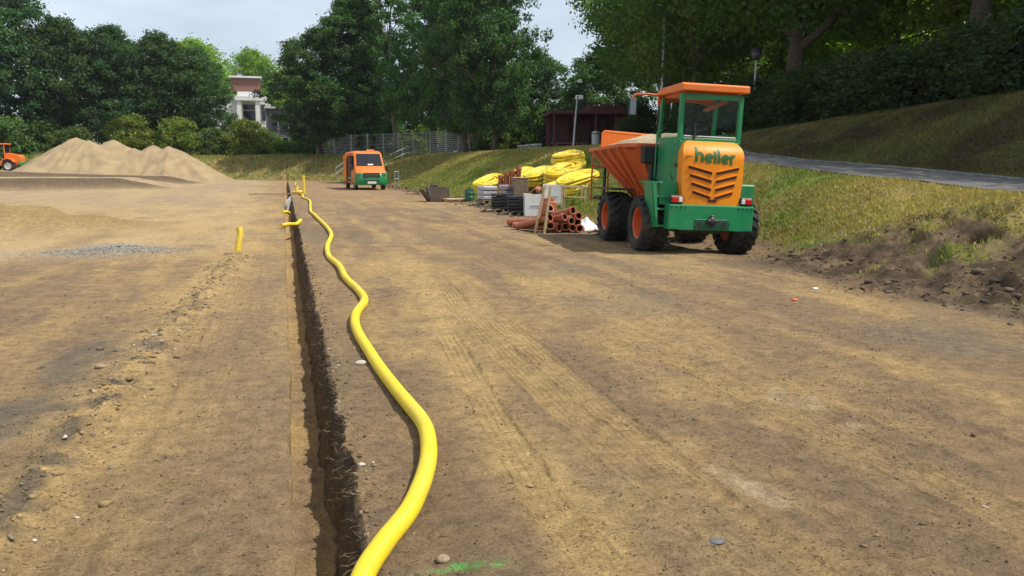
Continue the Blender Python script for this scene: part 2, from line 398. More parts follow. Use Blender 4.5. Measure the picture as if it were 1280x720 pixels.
def gcol(x, y):
    s = sdist(x, y)+.35*fbm(x*.25, y*.25, 3, 2)
    left = 1-ss(-.6, .6, x)
    n1 = fbm(x*.55+3, y*.13, 81, 4); n2 = fbm(x*1.4, y*.8, 83, 4); n3 = fbm(x*4, y*4, 85, 3); n4 = fbm(x*2.6, y*.38, 84, 4)
    t = np.clip(.31+.8*n1+.45*n2+.75*n4+.45*n3+.30*left, 0, 1)
    c = lerp(BROWN, SANDC, t)
    gr = np.clip(1.7*fbm(x*.8+9, y*.9, 86, 4)+.0, 0, 1)*left*ss(-1.0, -1.5, x)*(1-ss(8.5, 11, y))
    c = lerp(c, GREYC*.85, np.clip(gr*1.9, 0, .9))
    c = lerp(c, LOAM, np.clip(1.5*fbm(x*.7+4, y*.4, 87, 4)-.45, 0, .55)*(1-left))
    c = lerp(c, GREYC, np.clip(1.2*fbm(x*.5+40, y*.35, 89, 4)-.15, 0, .7)*(1-left))
    # far half of the field: warm, trafficked
    c = lerp(c, BROWN*np.array((1.25, 1.2, 1.15)), ss(26, 45, y)*.75*ss(-3, 1, x))
    c = lerp(c, PALE*.85, ss(24, 40, y)*.55*(1-ss(-3, 0, x)))
    # sandy stripe and tracks
    d = x-np.interp(y, [2.5, 3.3, 4.2, 5.6, 7.3, 12], [1.18, 1.14, 1.18, 1.32, 1.42, 1.9])
    c = lerp(c, SANDC*1.12, ga(d/.15, 1)*np.clip(.8+1.0*n3, 0, 1)*(1-ss(8, 12, y)))
    td, tm = track(x, y); c = lerp(c, SANDC*.98, tm*.7)
    d = np.hypot((x-2.18-.1*(3.4-y))/.16, (y-3.45)/.55); c = lerp(c, PALE, np.clip(.7-d+1.3*n3+.5*n2, 0, .6))
    d = np.hypot((x-3.3)/.2, (y-4.3)/.7); c = lerp(c, PALE, np.clip(.5-d+1.3*n3+.6*n2, 0, .5))
    # rubble band
    r = x-xrub(y); c = lerp(c, SANDC*1.12, ga((r+.05)/.3, 1)*np.clip(.75+.8*n3, 0, 1)*(1-ss(14, 22, y))); c = lerp(c, GREYC*.75, ga(r/.13, 1)*np.clip(.3+1.8*fbm(x*7, y*7, 91, 2), 0, .85)*(1-ss(9, 16, y)))
    # light sand flats and soil heaps left
    c = lerp(c, PALE*np.array((.98, .9, .75)), ss(13, 17, y)*(1-ss(30, 40, y))*ss(-.3, -1.5, x)*np.clip(.55+.5*n2, 0, .8))
    c = lerp(c, SANDC*.72, ss(-2.3, -4, x)*ga((y-22.7)/1.2, 1)*.95)
    e = .35*fbm(x*.5, y*.5, 21, 3)
    h2 = ss(55.6, 57.0, y+e*1.5-.3*(x+8))*(1-ss(58.4, 59.2, y+e-.3*(x+8)))*ss(-6.4, -9, x)
    h1 = ss(69.6, 71.0, y+e*1.5-.2*(x+8))*(1-ss(72.6, 73.4, y+e-.2*(x+8)))*ss(-6, -8, x)
    c = lerp(c, LOAM*1.05, np.clip(h1+h2, 0, 1)*.95)
    g = ga((x+3.05)/.85, 1)*ga((y-16.0)/.6, 1); c = lerp(c, np.array((.27, .24, .19)), np.clip(g*1.6, 0, .9))
    g = ga((x+5.0)/1.6, 1)*ga((y-16.3)/.55, 1); c = lerp(c, np.array((.36, .29, .19)), np.clip(g*1.2, 0, .7))
    # soil by the trench, a dab of green marking spray
    c = lerp(c, BROWN*.92, ga((x-.45)/.35, 1)*.55*(y < 40)); c = lerp(c, BROWN*1.05, ga((x+.35)/.3, 1)*.6*(y < 12))
    sp = ga((x-.67-.0*(y-3))/.13, 1)*ga((y-2.985)/.03, 1); c = lerp(c, np.array((.10, .42, .09)), np.clip(sp*1.2*(.45+1.3*fbm(x*30, y*30, 97, 2)), 0, .75))
    # bank: turf, bare where torn
    bare = np.clip(turfmask(x, y)*1.5, 0, 1); bl = lerp(LOAM*.65, BROWN*.8, np.clip(.30+1.4*n3+.5*n2, 0, 1))
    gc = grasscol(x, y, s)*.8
    gm = ss(-.25, .45, s+.35*n2)
    c = lerp(c, LOAM*1.2, ss(-1.2, .0, s+.3*n2)*.6)
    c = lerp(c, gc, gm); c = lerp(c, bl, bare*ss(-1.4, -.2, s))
    return c, gm*(1-bare)

# ------------------------------------------------------------------ ground sheet with the trench cut into it
def geo_steps(a0, step, grow, end, cap=1e9):
    o = [a0]
    while o[-1] < end:
        o.append(o[-1]+step); step = min(step*grow, cap)
    return np.array(o)
ys = np.concatenate([[-400, -200, -100, -50, -25, -12, -6, -3, -1, 0, .8, 1.4, 1.9], geo_steps(2.2, .022, 1.0083, 130), [160, 220, 320, 500, 900]])
la = np.concatenate([geo_steps(.012, .022, 1.0, 3.0), geo_steps(3.03, .025, 1.018, 70)[:], [100, 160, 300, 600, 900]])[::-1]
ra = np.concatenate([geo_steps(.012, .022, 1.002, 4.5), geo_steps(4.56, .045, 1.0, 10.8), geo_steps(10.9, .07, 1.02, 60), [90, 160, 300, 600, 900]])
DEPTH = .37
def trench_edges(y):
    near = 1-ss(14, 40, y)
    xl = -.03+.012*fbm(y*.9, y*0+1, 101, 3)+.014*near*fbm(y*5, y*0, 103, 3)
    xr = .285+.022*fbm(y*1.3, y*0+5, 105, 3)+.030*fbm(y*6, y*0+2, 107, 3)
    return xl, xr
Y = ys[:, None]; xl, xr = trench_edges(Y)
dep = DEPTH*(1-ss(70, 76, Y))*ss(-40, -20, Y)+.0*Y
XL = xl-la[None, :]; XR = xr+ra[None, :]
nl, nr = XL.shape[1], XR.shape[1]
lw = np.array([.05, .25, .5, .75, .95]); fl = np.linspace(.06, .94, 11); rw = np.array([.97, .88, .76, .62, .48, .34, .2, .08])
zl0 = zf(xl, Y); zr0 = zf(xr, Y)
TX = []; TZ = []; TC = []
for q in lw:
    TX.append(xl-.022*q+.004*fbm(Y*5, Y*0+q*4, 111, 2)); TZ.append(zl0-dep*q); TC.append(np.broadcast_to(SANDC*.9, (len(ys), 3)))
for q in fl:
    xx = xl-.022+(xr-.11-xl+.022)*q
    TX.append(xx); TZ.append(zl0-dep*(.985-.05*ga((q-.06)/.12, 1)-.09*ga((q-.95)/.12, 1))+.008*fbm(xx*7, Y*4, 115, 3)); cc = lerp(SANDC*.98, BROWN*1.2, np.clip(.35+.8*fbm(xx*3, Y*1.2, 117, 3), 0, 1))[:, 0, :]; TC.append(cc)
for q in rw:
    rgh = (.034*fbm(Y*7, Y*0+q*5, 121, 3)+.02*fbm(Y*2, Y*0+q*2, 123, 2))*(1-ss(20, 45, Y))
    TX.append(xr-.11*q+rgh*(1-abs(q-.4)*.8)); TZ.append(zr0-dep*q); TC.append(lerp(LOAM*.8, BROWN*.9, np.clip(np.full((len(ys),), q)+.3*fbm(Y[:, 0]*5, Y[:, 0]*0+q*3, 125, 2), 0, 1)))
ZL, ZR = zf(XL, np.broadcast_to(Y, XL.shape)), zf(XR, np.broadcast_to(Y, XR.shape))
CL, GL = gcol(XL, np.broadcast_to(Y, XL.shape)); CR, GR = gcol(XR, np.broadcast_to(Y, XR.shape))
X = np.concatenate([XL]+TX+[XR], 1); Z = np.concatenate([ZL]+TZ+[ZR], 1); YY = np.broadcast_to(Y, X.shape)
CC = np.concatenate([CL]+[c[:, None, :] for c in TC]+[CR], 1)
nrow, ncol = X.shape
idx = np.arange(nrow*ncol).reshape(nrow, ncol)
F = np.stack([idx[:-1, :-1], idx[:-1, 1:], idx[1:, 1:], idx[1:, :-1]], -1).reshape(-1, 4)
def ground_material():
    m = bpy.data.materials.new('ground_soil'); m.use_nodes = True; t = m.node_tree; p = t.nodes['Principled BSDF']
    N = lambda ty: t.nodes.new(ty); K = t.links.new
    p.inputs['Roughness'].default_value = .95; p.inputs['Specular IOR Level'].default_value = .15
    a = N('ShaderNodeAttribute'); a.attribute_name = 'col'; g = N('ShaderNodeNewGeometry')
    def noise(sc, det=6, ro=.6, stretch=None):
        n = N('ShaderNodeTexNoise'); n.inputs['Scale'].default_value = sc; n.inputs['Detail'].default_value = det; n.inputs['Roughness'].default_value = ro
        if stretch:
            mpn = N('ShaderNodeMapping'); mpn.inputs['Scale'].default_value = stretch; K(g.outputs['Position'], mpn.inputs['Vector']); K(mpn.outputs[0], n.inputs['Vector'])
        else: K(g.outputs['Position'], n.inputs['Vector'])
        return n.outputs['Fac']
    def rng_(s, a0, a1, b0, b1):
        r = N('ShaderNodeMapRange'); r.inputs['From Min'].default_value = a0; r.inputs['From Max'].default_value = a1; r.inputs['To Min'].default_value = b0; r.inputs['To Max'].default_value = b1; K(s, r.inputs['Value']); return r.outputs[0]
    def mul(a_, b_):
        q = N('ShaderNodeMath'); q.operation = 'MULTIPLY'; K(a_, q.inputs[0]); K(b_, q.inputs[1]); return q.outputs[0]
    f = mul(rng_(noise(9, 9, .72), .28, .72, .62, 1.36), rng_(noise(62, 6, .8), .3, .7, .58, 1.40))
    # dark crumbs and straw
    f = mul(f, rng_(noise(38, 3, .5, (1, 1, 1)), .62, .72, 1, .55))
    f = mul(f, rng_(noise(26, 4, .6, (.45, 1.9, 1)), .62, .71, 1, .58))
    mu = N('ShaderNodeMix'); mu.data_type = 'RGBA'; mu.blend_type = 'MULTIPLY'; mu.inputs['Factor'].default_value = 1
    K(a.outputs['Color'], mu.inputs['A']); K(f, mu.inputs['B'])
    # pale sand dusting
    du = N('ShaderNodeMix'); du.data_type = 'RGBA'; du.inputs['B'].default_value = (.40, .275, .125, 1)
    K(rng_(noise(3.1, 8, .7), .55, .8, 0, .35), du.inputs['Factor']); K(mu.outputs['Result'], du.inputs['A'])
    ta = N('ShaderNodeAttribute'); ta.attribute_name = 'grass'
    gm = N('ShaderNodeMix'); gm.data_type = 'RGBA'; K(ta.outputs['Fac'], gm.inputs['Factor']); K(du.outputs['Result'], gm.inputs['A']); K(mu.outputs['Result'], gm.inputs['B'])
    K(gm.outputs['Result'], p.inputs['Base Color'])
    # wheel grooves: relief across the wheel's own width
    td = N('ShaderNodeAttribute'); td.attribute_name = 'tdist'; tm = N('ShaderNodeAttribute'); tm.attribute_name = 'tmask'
    k = N('ShaderNodeMath'); k.operation = 'MULTIPLY'; k.inputs[1].default_value = 2*math.pi/.048; K(td.outputs['Fac'], k.inputs[0])
    sn = N('ShaderNodeMath'); sn.operation = 'SINE'; K(k.outputs[0], sn.inputs[0])
    gro = mul(sn.outputs[0], mul(tm.outputs['Fac'], rng_(noise(1.7, 5, .6), .38, .62, .0, 1)))
    b0 = N('ShaderNodeBump'); b0.inputs['Strength'].default_value = .9; b0.inputs['Distance'].default_value = .011; K(gro, b0.inputs['Height'])
    b1 = N('ShaderNodeBump'); b1.inputs['Strength'].default_value = .95; b1.inputs['Distance'].default_value = .035; K(noise(11, 9, .68), b1.inputs['Height']); K(b0.outputs[0], b1.inputs['Normal'])
    b2 = N('ShaderNodeBump'); b2.inputs['Strength'].default_value = 1; b2.inputs['Distance'].default_value = .014; K(noise(60, 7, .75), b2.inputs['Height']); K(b1.outputs[0], b2.inputs['Normal'])
    K(b2.outputs[0], p.inputs['Normal'])
    return m
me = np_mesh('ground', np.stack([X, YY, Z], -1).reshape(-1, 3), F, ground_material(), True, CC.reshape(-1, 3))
tdv, tmv = track(X, YY)
zero = np.zeros((nrow, len(TX)))
for nm, arr in (('tdist', tdv), ('tmask', tmv), ('grass', np.concatenate([GL, zero, GR], 1))):
    at = me.attributes.new(nm, 'FLOAT', 'POINT'); at.data.foreach_set('value', arr.astype(np.float32).ravel())
flat = np.ones((nrow-1, ncol-1), bool); flat[:, nl-2:nl+len(lw)+1] = False; flat[:, ncol-nr-1:ncol-nr+1] = False
me.polygons.foreach_set('use_smooth', flat.ravel())
link('ground', me, kind='structure')

# path on the bank
py_ = np.concatenate([np.arange(-12, 44, .3)]); px_ = np.linspace(XF+4.25, XF+6.55, 9)
PX, PY = np.meshgrid(px_, py_); PX = PX+.05*fbm(PY*.5, PX*0, 131, 2)+.018*np.clip(PY-19, 0, 99)**2
PZ = np.maximum(zf(PX, PY)+.02, zf(PX, PY, False)+.03)
i_ = np.arange(PX.size).reshape(PX.shape)
link('path', np_mesh('path', np.stack([PX, PY, PZ], -1).reshape(-1, 3), np.stack([i_[:-1, :-1], i_[:-1, 1:], i_[1:, 1:], i_[1:, :-1]], -1).reshape(-1, 4), M['path'], True), kind='structure')
kb = MB()
def kx(y): return XF+6.62+.05*float(fbm(np.array([y*.5]), np.array([0.]), 131, 2)[0])+.018*max(0, y-19)**2
for y0 in np.arange(-6, 34, .5):
    y1 = y0+.495; kb.bar((kx(y0), y0, zf1(kx(y0), y0)+.01), (kx(y1), y1, zf1(kx(y1), y1)+.01), .06, .12, .01)
kb.build('kerb', mat('kerb_stone', (.20, .20, .19), .9, var=.2), kind='structure')

# ------------------------------------------------------------------ grass, clods, gravel, roots, debris (uncountable stuff)
def grass_field(n, xr_, yr_, hmin, dens_fn):
    x = rng.uniform(*xr_, n); y = rng.uniform(*yr_, n)
    keep = rng.random(n) < dens_fn(x, y); x, y = x[keep], y[keep]
    return x, y
def blades(name, x, y, label, cat='grass'):
    n = len(x); s = sdist(x, y); z = zf(x, y)-.01
    D = np.hypot(x, y)
    h = (.035+.0016*D)*rng.uniform(.6, 1.5, n); w = (.004+.0007*D)*rng.uniform(.7, 1.4, n)
    a = rng.uniform(0, 2*np.pi, n); ln = rng.uniform(.1, .9, n)*h; b = rng.uniform(0, 2*np.pi, n)
    p0 = np.stack([x-np.cos(a)*w, y-np.sin(a)*w, z], -1); p1 = np.stack([x+np.cos(a)*w, y+np.sin(a)*w, z], -1)
    p2 = np.stack([x+np.cos(b)*ln, y+np.sin(b)*ln, z+h], -1)
    v = np.stack([p0, p1, p2], 1).reshape(-1, 3); f = np.arange(3*n).reshape(-1, 3)
    c = grasscol(x, y, s)*rng.uniform(.65, 1.35, n)[:, None]; dry = rng.random(n) < .22; c[dry] = c[dry]*(.3+.5*ss(13.6, 14.8, x[dry]))[:, None]+np.array((.34, .26, .11))*(.7-.65*ss(13.6, 14.8, x[dry])*(1-ss(30, 42, y[dry])))[:, None]  # straw blades on the upper slope toned darker too, shade put into their colour
    return tag(link(name, np_mesh(name, v, f, M['blade'], False, np.repeat(c, 3, 0))), label, cat, None, 'stuff')
def gd(x, y):
    s = sdist(x, y)+.35*fbm(x*.25, y*.25, 3, 2); n2 = fbm(x*1.4, y*.8, 83, 4)
    m = ss(-.15, .55, s+.35*n2)*(1-np.clip(turfmask(x, y)*1.6, 0, 1))
    xo = x-.018*np.clip(y-19, 0, 99)**2; onp = (xo > XF+4.2) & (xo < XF+6.6) & (y < 44)
    return m*(~onp)*np.clip(.75+.7*fbm(x*.9, y*.9, 77, 3), .25, 1)
xa, ya = grass_field(330000, (7.0, 22), (4, 24), 0, gd)
xb, yb = grass_field(230000, (7.0, 22), (24, 62), 0, gd)
xc, yc = grass_field(120000, (-34, 20), (58, 102), 0, gd)
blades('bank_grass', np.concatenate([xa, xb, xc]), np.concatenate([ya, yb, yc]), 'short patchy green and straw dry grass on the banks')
ICO_V = []; 
ph = (1+5**.5)/2
ICO_V = np.array([(-1, ph, 0), (1, ph, 0), (-1, -ph, 0), (1, -ph, 0), (0, -1, ph), (0, 1, ph), (0, -1, -ph), (0, 1, -ph), (ph, 0, -1), (ph, 0, 1), (-ph, 0, -1), (-ph, 0, 1)])/1.9
ICO_F = np.array([(0, 11, 5), (0, 5, 1), (0, 1, 7), (0, 7, 10), (0, 10, 11), (1, 5, 9), (5, 11, 4), (11, 10, 2), (10, 7, 6), (7, 1, 8), (3, 9, 4), (3, 4, 2), (3, 2, 6), (3, 6, 8), (3, 8, 9), (4, 9, 5), (2, 4, 11), (6, 2, 10), (8, 6, 7), (9, 8, 1)])
def lumps(name, x, y, r, cols, label, cat, flat=.65, dz=None, smooth=False):
    n = len(x); v = np.broadcast_to(ICO_V, (n, 12, 3)).copy()
    v *= rng.uniform(.45, 1.45, (n, 12, 1)); a = rng.uniform(0, 6.28, n); ca, sa = np.cos(a)[:, None], np.sin(a)[:, None]
    sx = rng.uniform(.7, 1.4, n)[:, None]
    vx, vy, vz = v[..., 0]*sx, v[..., 1]/sx, v[..., 2]*flat
    v = np.stack([vx*ca-vy*sa, vx*sa+vy*ca, vz], -1)*r[:, None, None]
    z = zf(x, y)+r*flat*.3 if dz is None else dz
    v += np.stack([x, y, z], -1)[:, None, :]
    f = (ICO_F[None]+12*np.arange(n)[:, None, None]).reshape(-1, 3)
    return tag(link(name, np_mesh(name, v.reshape(-1, 3), f, M['clod'], smooth, np.repeat(cols, 12, 0))), label, cat, None, 'stuff')
# clods
n = 1800; yv = 2.4*np.exp(rng.random(n)*2.2); xv = rng.uniform(-1, 1, n)*(1.2+.55*yv)+.2*yv
ok = ((xv < -.10) | (xv > .33)) & (sdist(xv, yv) < 0); xv, yv = xv[ok], yv[ok]; rv = np.clip(.0026*rng.pareto(2.1, len(xv))+.0025, 0, .016)
n = 3000; y2 = rng.uniform(2.6, 15, n)**1.0; x2 = xrub(y2)+rng.normal(0, .16, n); r2 = np.clip(.0042*rng.pareto(2.2, n)+.004, 0, .026)
n = 1500; y3 = rng.uniform(2.3, 16, n); x3 = trench_edges(y3)[1]+np.abs(rng.normal(0, .07, n))+.0; r3 = np.clip(.004*rng.pareto(2., n)+.003, 0, .017)
n = 6500; x4 = rng.uniform(6.6, 11, n); y4 = rng.uniform(4.5, 16, n); k4 = rng.random(n) < np.clip(turfmask(x4, y4)*1.1+.7*ga((sdist(x4, y4)+.2)/.4, 1), 0, 1); x4, y4 = x4[k4], y4[k4]; r4 = np.clip(.009*rng.pareto(2.4, len(x4))+.008, 0, .065)
n = 2600; y5 = rng.uniform(15, 60, n); x5 = XF-.3+rng.normal(0, .45, n); r5 = np.clip(.02*rng.pareto(2.2, n)+.012, 0, .09)
xx = np.concatenate([xv, x2, x3, x4, x5]); yy = np.concatenate([yv, y2, y3, y4, y5]); rr = np.concatenate([rv, r2, r3, r4, r5])
cb = gcol(xx, yy)[0]*rng.uniform(.4, 1.05, len(xx))[:, None]
k = slice(len(xv), len(xv)+len(x2)); gsel = rng.random(len(x2)) < .25; tmp = cb[k]; tmp[gsel] = GREYC*1.0*rng.uniform(.7, 1.1, (gsel.sum(), 1)); cb[k] = tmp
pl = rng.random(len(xx)) < .025; cb[pl] = np.array((.5, .46, .4))
nb = len(xv)+len(x2)+len(x3); cb[nb:] = LOAM*rng.uniform(.5, 1.3, (len(cb)-nb, 1))
lumps('soil_clods', xx, yy, rr, cb, 'crumbs and clods of brown soil strewn over the ground', 'soil clods')
n = 4200; xg = -3.05+rng.normal(0, .5, n); yg = 16+rng.normal(0, .33, n)
lumps('gravel', xg, yg, rng.uniform(.006, .017, n), np.array((.32, .29, .24))*rng.uniform(.55, 1.25, (n, 1)), 'small patch of light grey gravel on the sand', 'gravel')
# fine grit
OCT_V = np.array([(1, 0, 0), (-1, 0, 0), (0, 1, 0), (0, -1, 0), (0, 0, 1), (0, 0, -1)], float); OCT_F = np.array([(0, 2, 4), (2, 1, 4), (1, 3, 4), (3, 0, 4), (2, 0, 5), (1, 2, 5), (3, 1, 5), (0, 3, 5)])
n = 46000; yq = 2.35*np.exp(rng.random(n)*1.55); xq = rng.uniform(-1, 1, n)*(1.0+.52*yq)+.25*yq
dn = np.clip(.45+1.1*fbm(xq*1.3, yq*.7, 141, 3), .05, 1); ok = ((xq < -.07) | (xq > .31)) & (sdist(xq, yq) < -.2) & (rng.random(n) < dn); xq, yq = xq[ok], yq[ok]; n = len(xq)
rq = np.clip(.0016*rng.pareto(2.3, n)+.0016, 0, .008)*(.7+.09*yq); v = OCT_V[None]*rng.uniform(.5, 1.4, (n, 6, 1))*rq[:, None, None]; a = rng.uniform(0, 6.28, n); ca, sa = np.cos(a)[:, None], np.sin(a)[:, None]
v = np.stack([v[..., 0]*ca-v[..., 1]*sa, v[..., 0]*sa+v[..., 1]*ca, v[..., 2]*.8], -1)+np.stack([xq, yq, zf(xq, yq)+rq*.35], -1)[:, None, :]
cq = gcol(xq, yq)[0]*rng.choice([.35, .6, .9, 1.2], n, p=[.3, .3, .3, .1])[:, None]
tag(link('grit', np_mesh('grit', v.reshape(-1, 3), (OCT_F[None]+6*np.arange(n)[:, None, None]).reshape(-1, 3), M['clod'], False, np.repeat(cq, 6, 0))), 'fine soil crumbs and grit on the trodden ground', 'grit', None, 'stuff')
# roots and straw at the trench lip, twigs on the soil
def fibres(name, p, d, w, cols, label, cat):
    n = len(p); sd = np.cross(d, rng.normal(size=(n, 3))); sd /= np.linalg.norm(sd, axis=1)[:, None]+1e-9; sd *= w[:, None]
    mid = p+d*.55+rng.normal(size=(n, 3))*np.linalg.norm(d, axis=1)[:, None]*.13
    v = np.stack([p-sd, p+sd, mid-sd*.8, mid+sd*.8, p+d], 1).reshape(-1, 3); b = 5*np.arange(n)[:, None]
    f = np.concatenate([b+[[0, 1, 3]], b+[[0, 3, 2]], b+[[2, 3, 4]]], 1).reshape(-1, 3)
    return tag(link(name, np_mesh(name, v, f, M['clod'], False, np.repeat(cols, 5, 0))), label, cat, None, 'stuff')
n = 1300; y_ = 2.3+9*rng.random(n)**1.7; q = rng.random(n)**1.5*.7; xr_ = trench_edges(y_)[1]
p = np.stack([xr_-.11*q+.012, y_, zf(xr_, y_)-DEPTH*q], -1)
d = np.stack([-np.abs(rng.normal(.035, .03, n)), rng.normal(0, .03, n), rng.normal(-.005, .03, n)], -1)
fibres('roots', p, d, rng.uniform(.0006, .0016, n), np.array((.30, .22, .12))*rng.uniform(.5, 1.3, (n, 1)), 'fine dry roots hanging from the trench wall', 'roots')
n = 7000; y_ = 2.4*np.exp(rng.random(n)*1.9); x_ = rng.uniform(-1, 1, n)*(1.1+.5*y_)+.22*y_; ok = ((x_ < -.1) | (x_ > .33)) & (sdist(x_, y_) < -.3); x_, y_ = x_[ok], y_[ok]; n = len(x_)
a = rng.uniform(0, 6.28, n); ln = rng.uniform(.012, .06, n)
fibres('twigs', np.stack([x_, y_, zf(x_, y_)+.004], -1), np.stack([np.cos(a)*ln, np.sin(a)*ln, rng.uniform(-.002, .008, n)], -1), rng.uniform(.0008, .002, n), np.array((.13, .09, .05))*rng.uniform(.5, 1.6, (n, 1)), 'bits of twig and straw lying on the soil', 'twigs')

# ------------------------------------------------------------------ trees, shrubs, hedges
def leaf_cloud(cen, rad, per, size, base, squash=.7, up=.35):
    """leaf quads round cluster centres; returns verts, faces, colours"""
    k = len(cen); n = int(k*per)
    ci = rng.integers(0, k, n); u = rng.normal(size=(n, 3)); u /= np.linalg.norm(u, axis=1)[:, None]
    rr = rad[ci]*(.30+.70*rng.random(n)**.5)*np.where(rng.random(n) < .35, rng.uniform(1.1, 2.0, n), 1); off = u*rr[:, None]; off[:, 2] *= squash
    P = cen[ci]+off
    nr = u*.5+rng.normal(size=(n, 3))*.7; nr[:, 2] += up; nr /= np.linalg.norm(nr, axis=1)[:, None]
    t = np.cross(nr, rng.normal(size=(n, 3))); t /= np.linalg.norm(t, axis=1)[:, None]; b = np.cross(nr, t)
    s = size*rng.uniform(.6, 1.35, n)[:, None]
    v = np.stack([P-t*s, P+b*s*.55, P+t*s, P-b*s*.55], 1).reshape(-1, 3)
    f = np.arange(4*n).reshape(-1, 4)
    cv = rng.uniform(.85, 1.15, k)[ci]*rng.uniform(.65, 1.35, n)*1.28
    hue = rng.normal(0, .08, k)[ci]+rng.normal(0, .06, n)
    c = np.array(base)[None]*cv[:, None]; c[:, 0] *= 1+hue; c[:, 2] *= 1-hue
    return v, f, np.repeat(c, 4, 0)
def tree_proto(H, cr, cb, tr, seed, ncl, per, leaf, base, shape='round', lean=0, nl=11, thin=1.0):
    """meshes of a trunk with limbs, and of a crown. H height, cr crown radius, cb crown base height"""
    r = random.Random(seed); mb = MB()
    ax = lambda h: Vector((lean*h+.25*math.sin(h*.35+seed), .25*math.cos(h*.31+seed), h))
    hs = np.linspace(-.5, H*.86, 12)
    mb.tube([ax(h) for h in hs], [tr*(1.35 if i == 0 else 1)*(1-.9*max(0, h)/H) for i, h in enumerate(hs)], 9)
    cen = []; rad = []
    def env(h):
        t = (h-cb)/(H-cb)
        if shape == 'round': return cr*math.sqrt(max(.05, 1-(1.9*(t-.45))**2)) if t > .45 else cr*(.62+.38*math.sin(max(0, t)/.45*math.pi/2))
        if shape == 'tall': return cr*(.75+.25*math.sin(t*math.pi))*(1-.72*t**2.2)
        return cr*(1-t*.8)
    tips = []
    for i in range(nl):
        h0 = cb*.8+(H*.8-cb*.8)*(i/nl)**.9; a = i*2.4+r.uniform(-.4, .4)+seed; h1 = min(H*.95, h0+r.uniform(.8, 3.2)+1.0); e = env(h1)*r.uniform(.7, .98)
        p0 = ax(h0); p3 = ax(h1)+Vector((math.cos(a)*e, math.sin(a)*e, 0)); pm = (p0+p3)/2+Vector((0, 0, -.25*(h1-h0)+r.uniform(0, .5)))
        pts = spline([p0, pm, p3], 4); r0 = tr*(1-.85*h0/H)*.55
        mb.tube(pts, [r0*(1-.85*j/(len(pts)-1)) for j in range(len(pts))], 6); tips.append((pts, r0))
        for q in range(3):
            b = Vector(pts[3+q*2-(q > 1)]); aa = a+r.choice((-1, 1))*r.uniform(.4, 1.1); ln = e*r.uniform(.3, .55)
            c = b+Vector((math.cos(aa)*ln, math.sin(aa)*ln, r.uniform(.2, 1.4)))
            mb.tube([b, (b+c)/2+Vector((0, 0, .15)), c], [r0*.4, r0*.25, r0*.08], 5); cen.append(c); rad.append(r.uniform(.8, 1.25))
        cen.append(p3); rad.append(r.uniform(.9, 1.4))
    while len(cen) < ncl:
        h = cb+(H-cb)*r.random()**.85; e = env(h); q = r.random()**.45; a = r.uniform(0, 6.283)
        wob = 1+.22*math.sin(3*a+seed+h*.6)+.12*math.sin(5*a-h)
        cen.append(ax(h)+Vector((math.cos(a)*e*q*wob, math.sin(a)*e*q*wob, r.uniform(-.3, .3)))); rad.append(r.uniform(.55, 1.15))
    sc = cr/5.0
    v, f, c = leaf_cloud(np.array([tuple(p) for p in cen]), np.array(rad)*max(.75, sc)*thin, per, leaf, base)
    return mb, (v, f, c)
TP = {}
def proto(key, barkm, leafm, **k):
    mb, (v, f, c) = tree_proto(**k)
    TP[key] = (mb.mesh(key+'_trunk', barkm, 40), np_mesh(key+'_crown', v, f, leafm, False, c))
DG = (.043, .084, .030); MG = (.056, .106, .032); LG = (.15, .215, .04)
proto('far_a', M['bark'], M['leaf'], H=15.5, cr=5.6, cb=1.6, tr=.36, seed=1, ncl=430, per=100, leaf=.155, base=DG, thin=.72)
proto('far_b', M['bark'], M['leaf'], H=14.0, cr=5.0, cb=1.4, tr=.32, seed=2, ncl=380, per=100, leaf=.155, base=(.046, .088, .028), thin=.75)
proto('mid_a', M['bark'], M['leaf'], H=17, cr=5.0, cb=2.0, tr=.34, seed=3, ncl=430, per=105, leaf=.14, base=(.050, .100, .034), thin=.72)
proto('mid_b', M['bark'], M['leaf'], H=20, cr=4.4, cb=2.4, tr=.32, seed=4, ncl=400, per=105, leaf=.14, base=MG, shape='tall', thin=.75)
proto('slim', M['barklight'], M['leaf'], H=21, cr=3.2, cb=4.0, tr=.24, seed=5, ncl=190, per=85, leaf=.14, base=MG, shape='tall', thin=.7)
proto('near_a', M['bark'], M['leafthin'], H=15, cr=6.6, cb=5.4, tr=.42, seed=6, ncl=430, per=105, leaf=.12, base=(.060, .110, .024), nl=15, thin=.8)
proto('near_b', M['bark'], M['leafthin'], H=14, cr=6.0, cb=4.8, tr=.50, seed=8, ncl=410, per=105, leaf=.12, base=(.066, .118, .024), nl=15, thin=.8)
proto('near_c', M['barklight'], M['leafthin'], H=15, cr=5.8, cb=3.2, tr=.30, seed=9, ncl=500, per=105, leaf=.12, base=(.078, .128, .026), lean=.10, nl=13, thin=.8)
proto('light', M['bark'], M['leafthin'], H=11, cr=4.4, cb=1.2, tr=.22, seed=10, ncl=300, per=90, leaf=.14, base=LG, thin=.85)
def tree(key, x, y, sc=1, rz=0, label='', cat='tree', group=None, z=None, name='tree', sz=None):
    o = empty(name, (x, y, (zf1(x, y) if z is None else z)-.05), rz, label=label, cat=cat, group=group); o.scale = (sc, sc, sz or sc)
    link('trunk', TP[key][0], o); link('crown', TP[key][1], o); return o
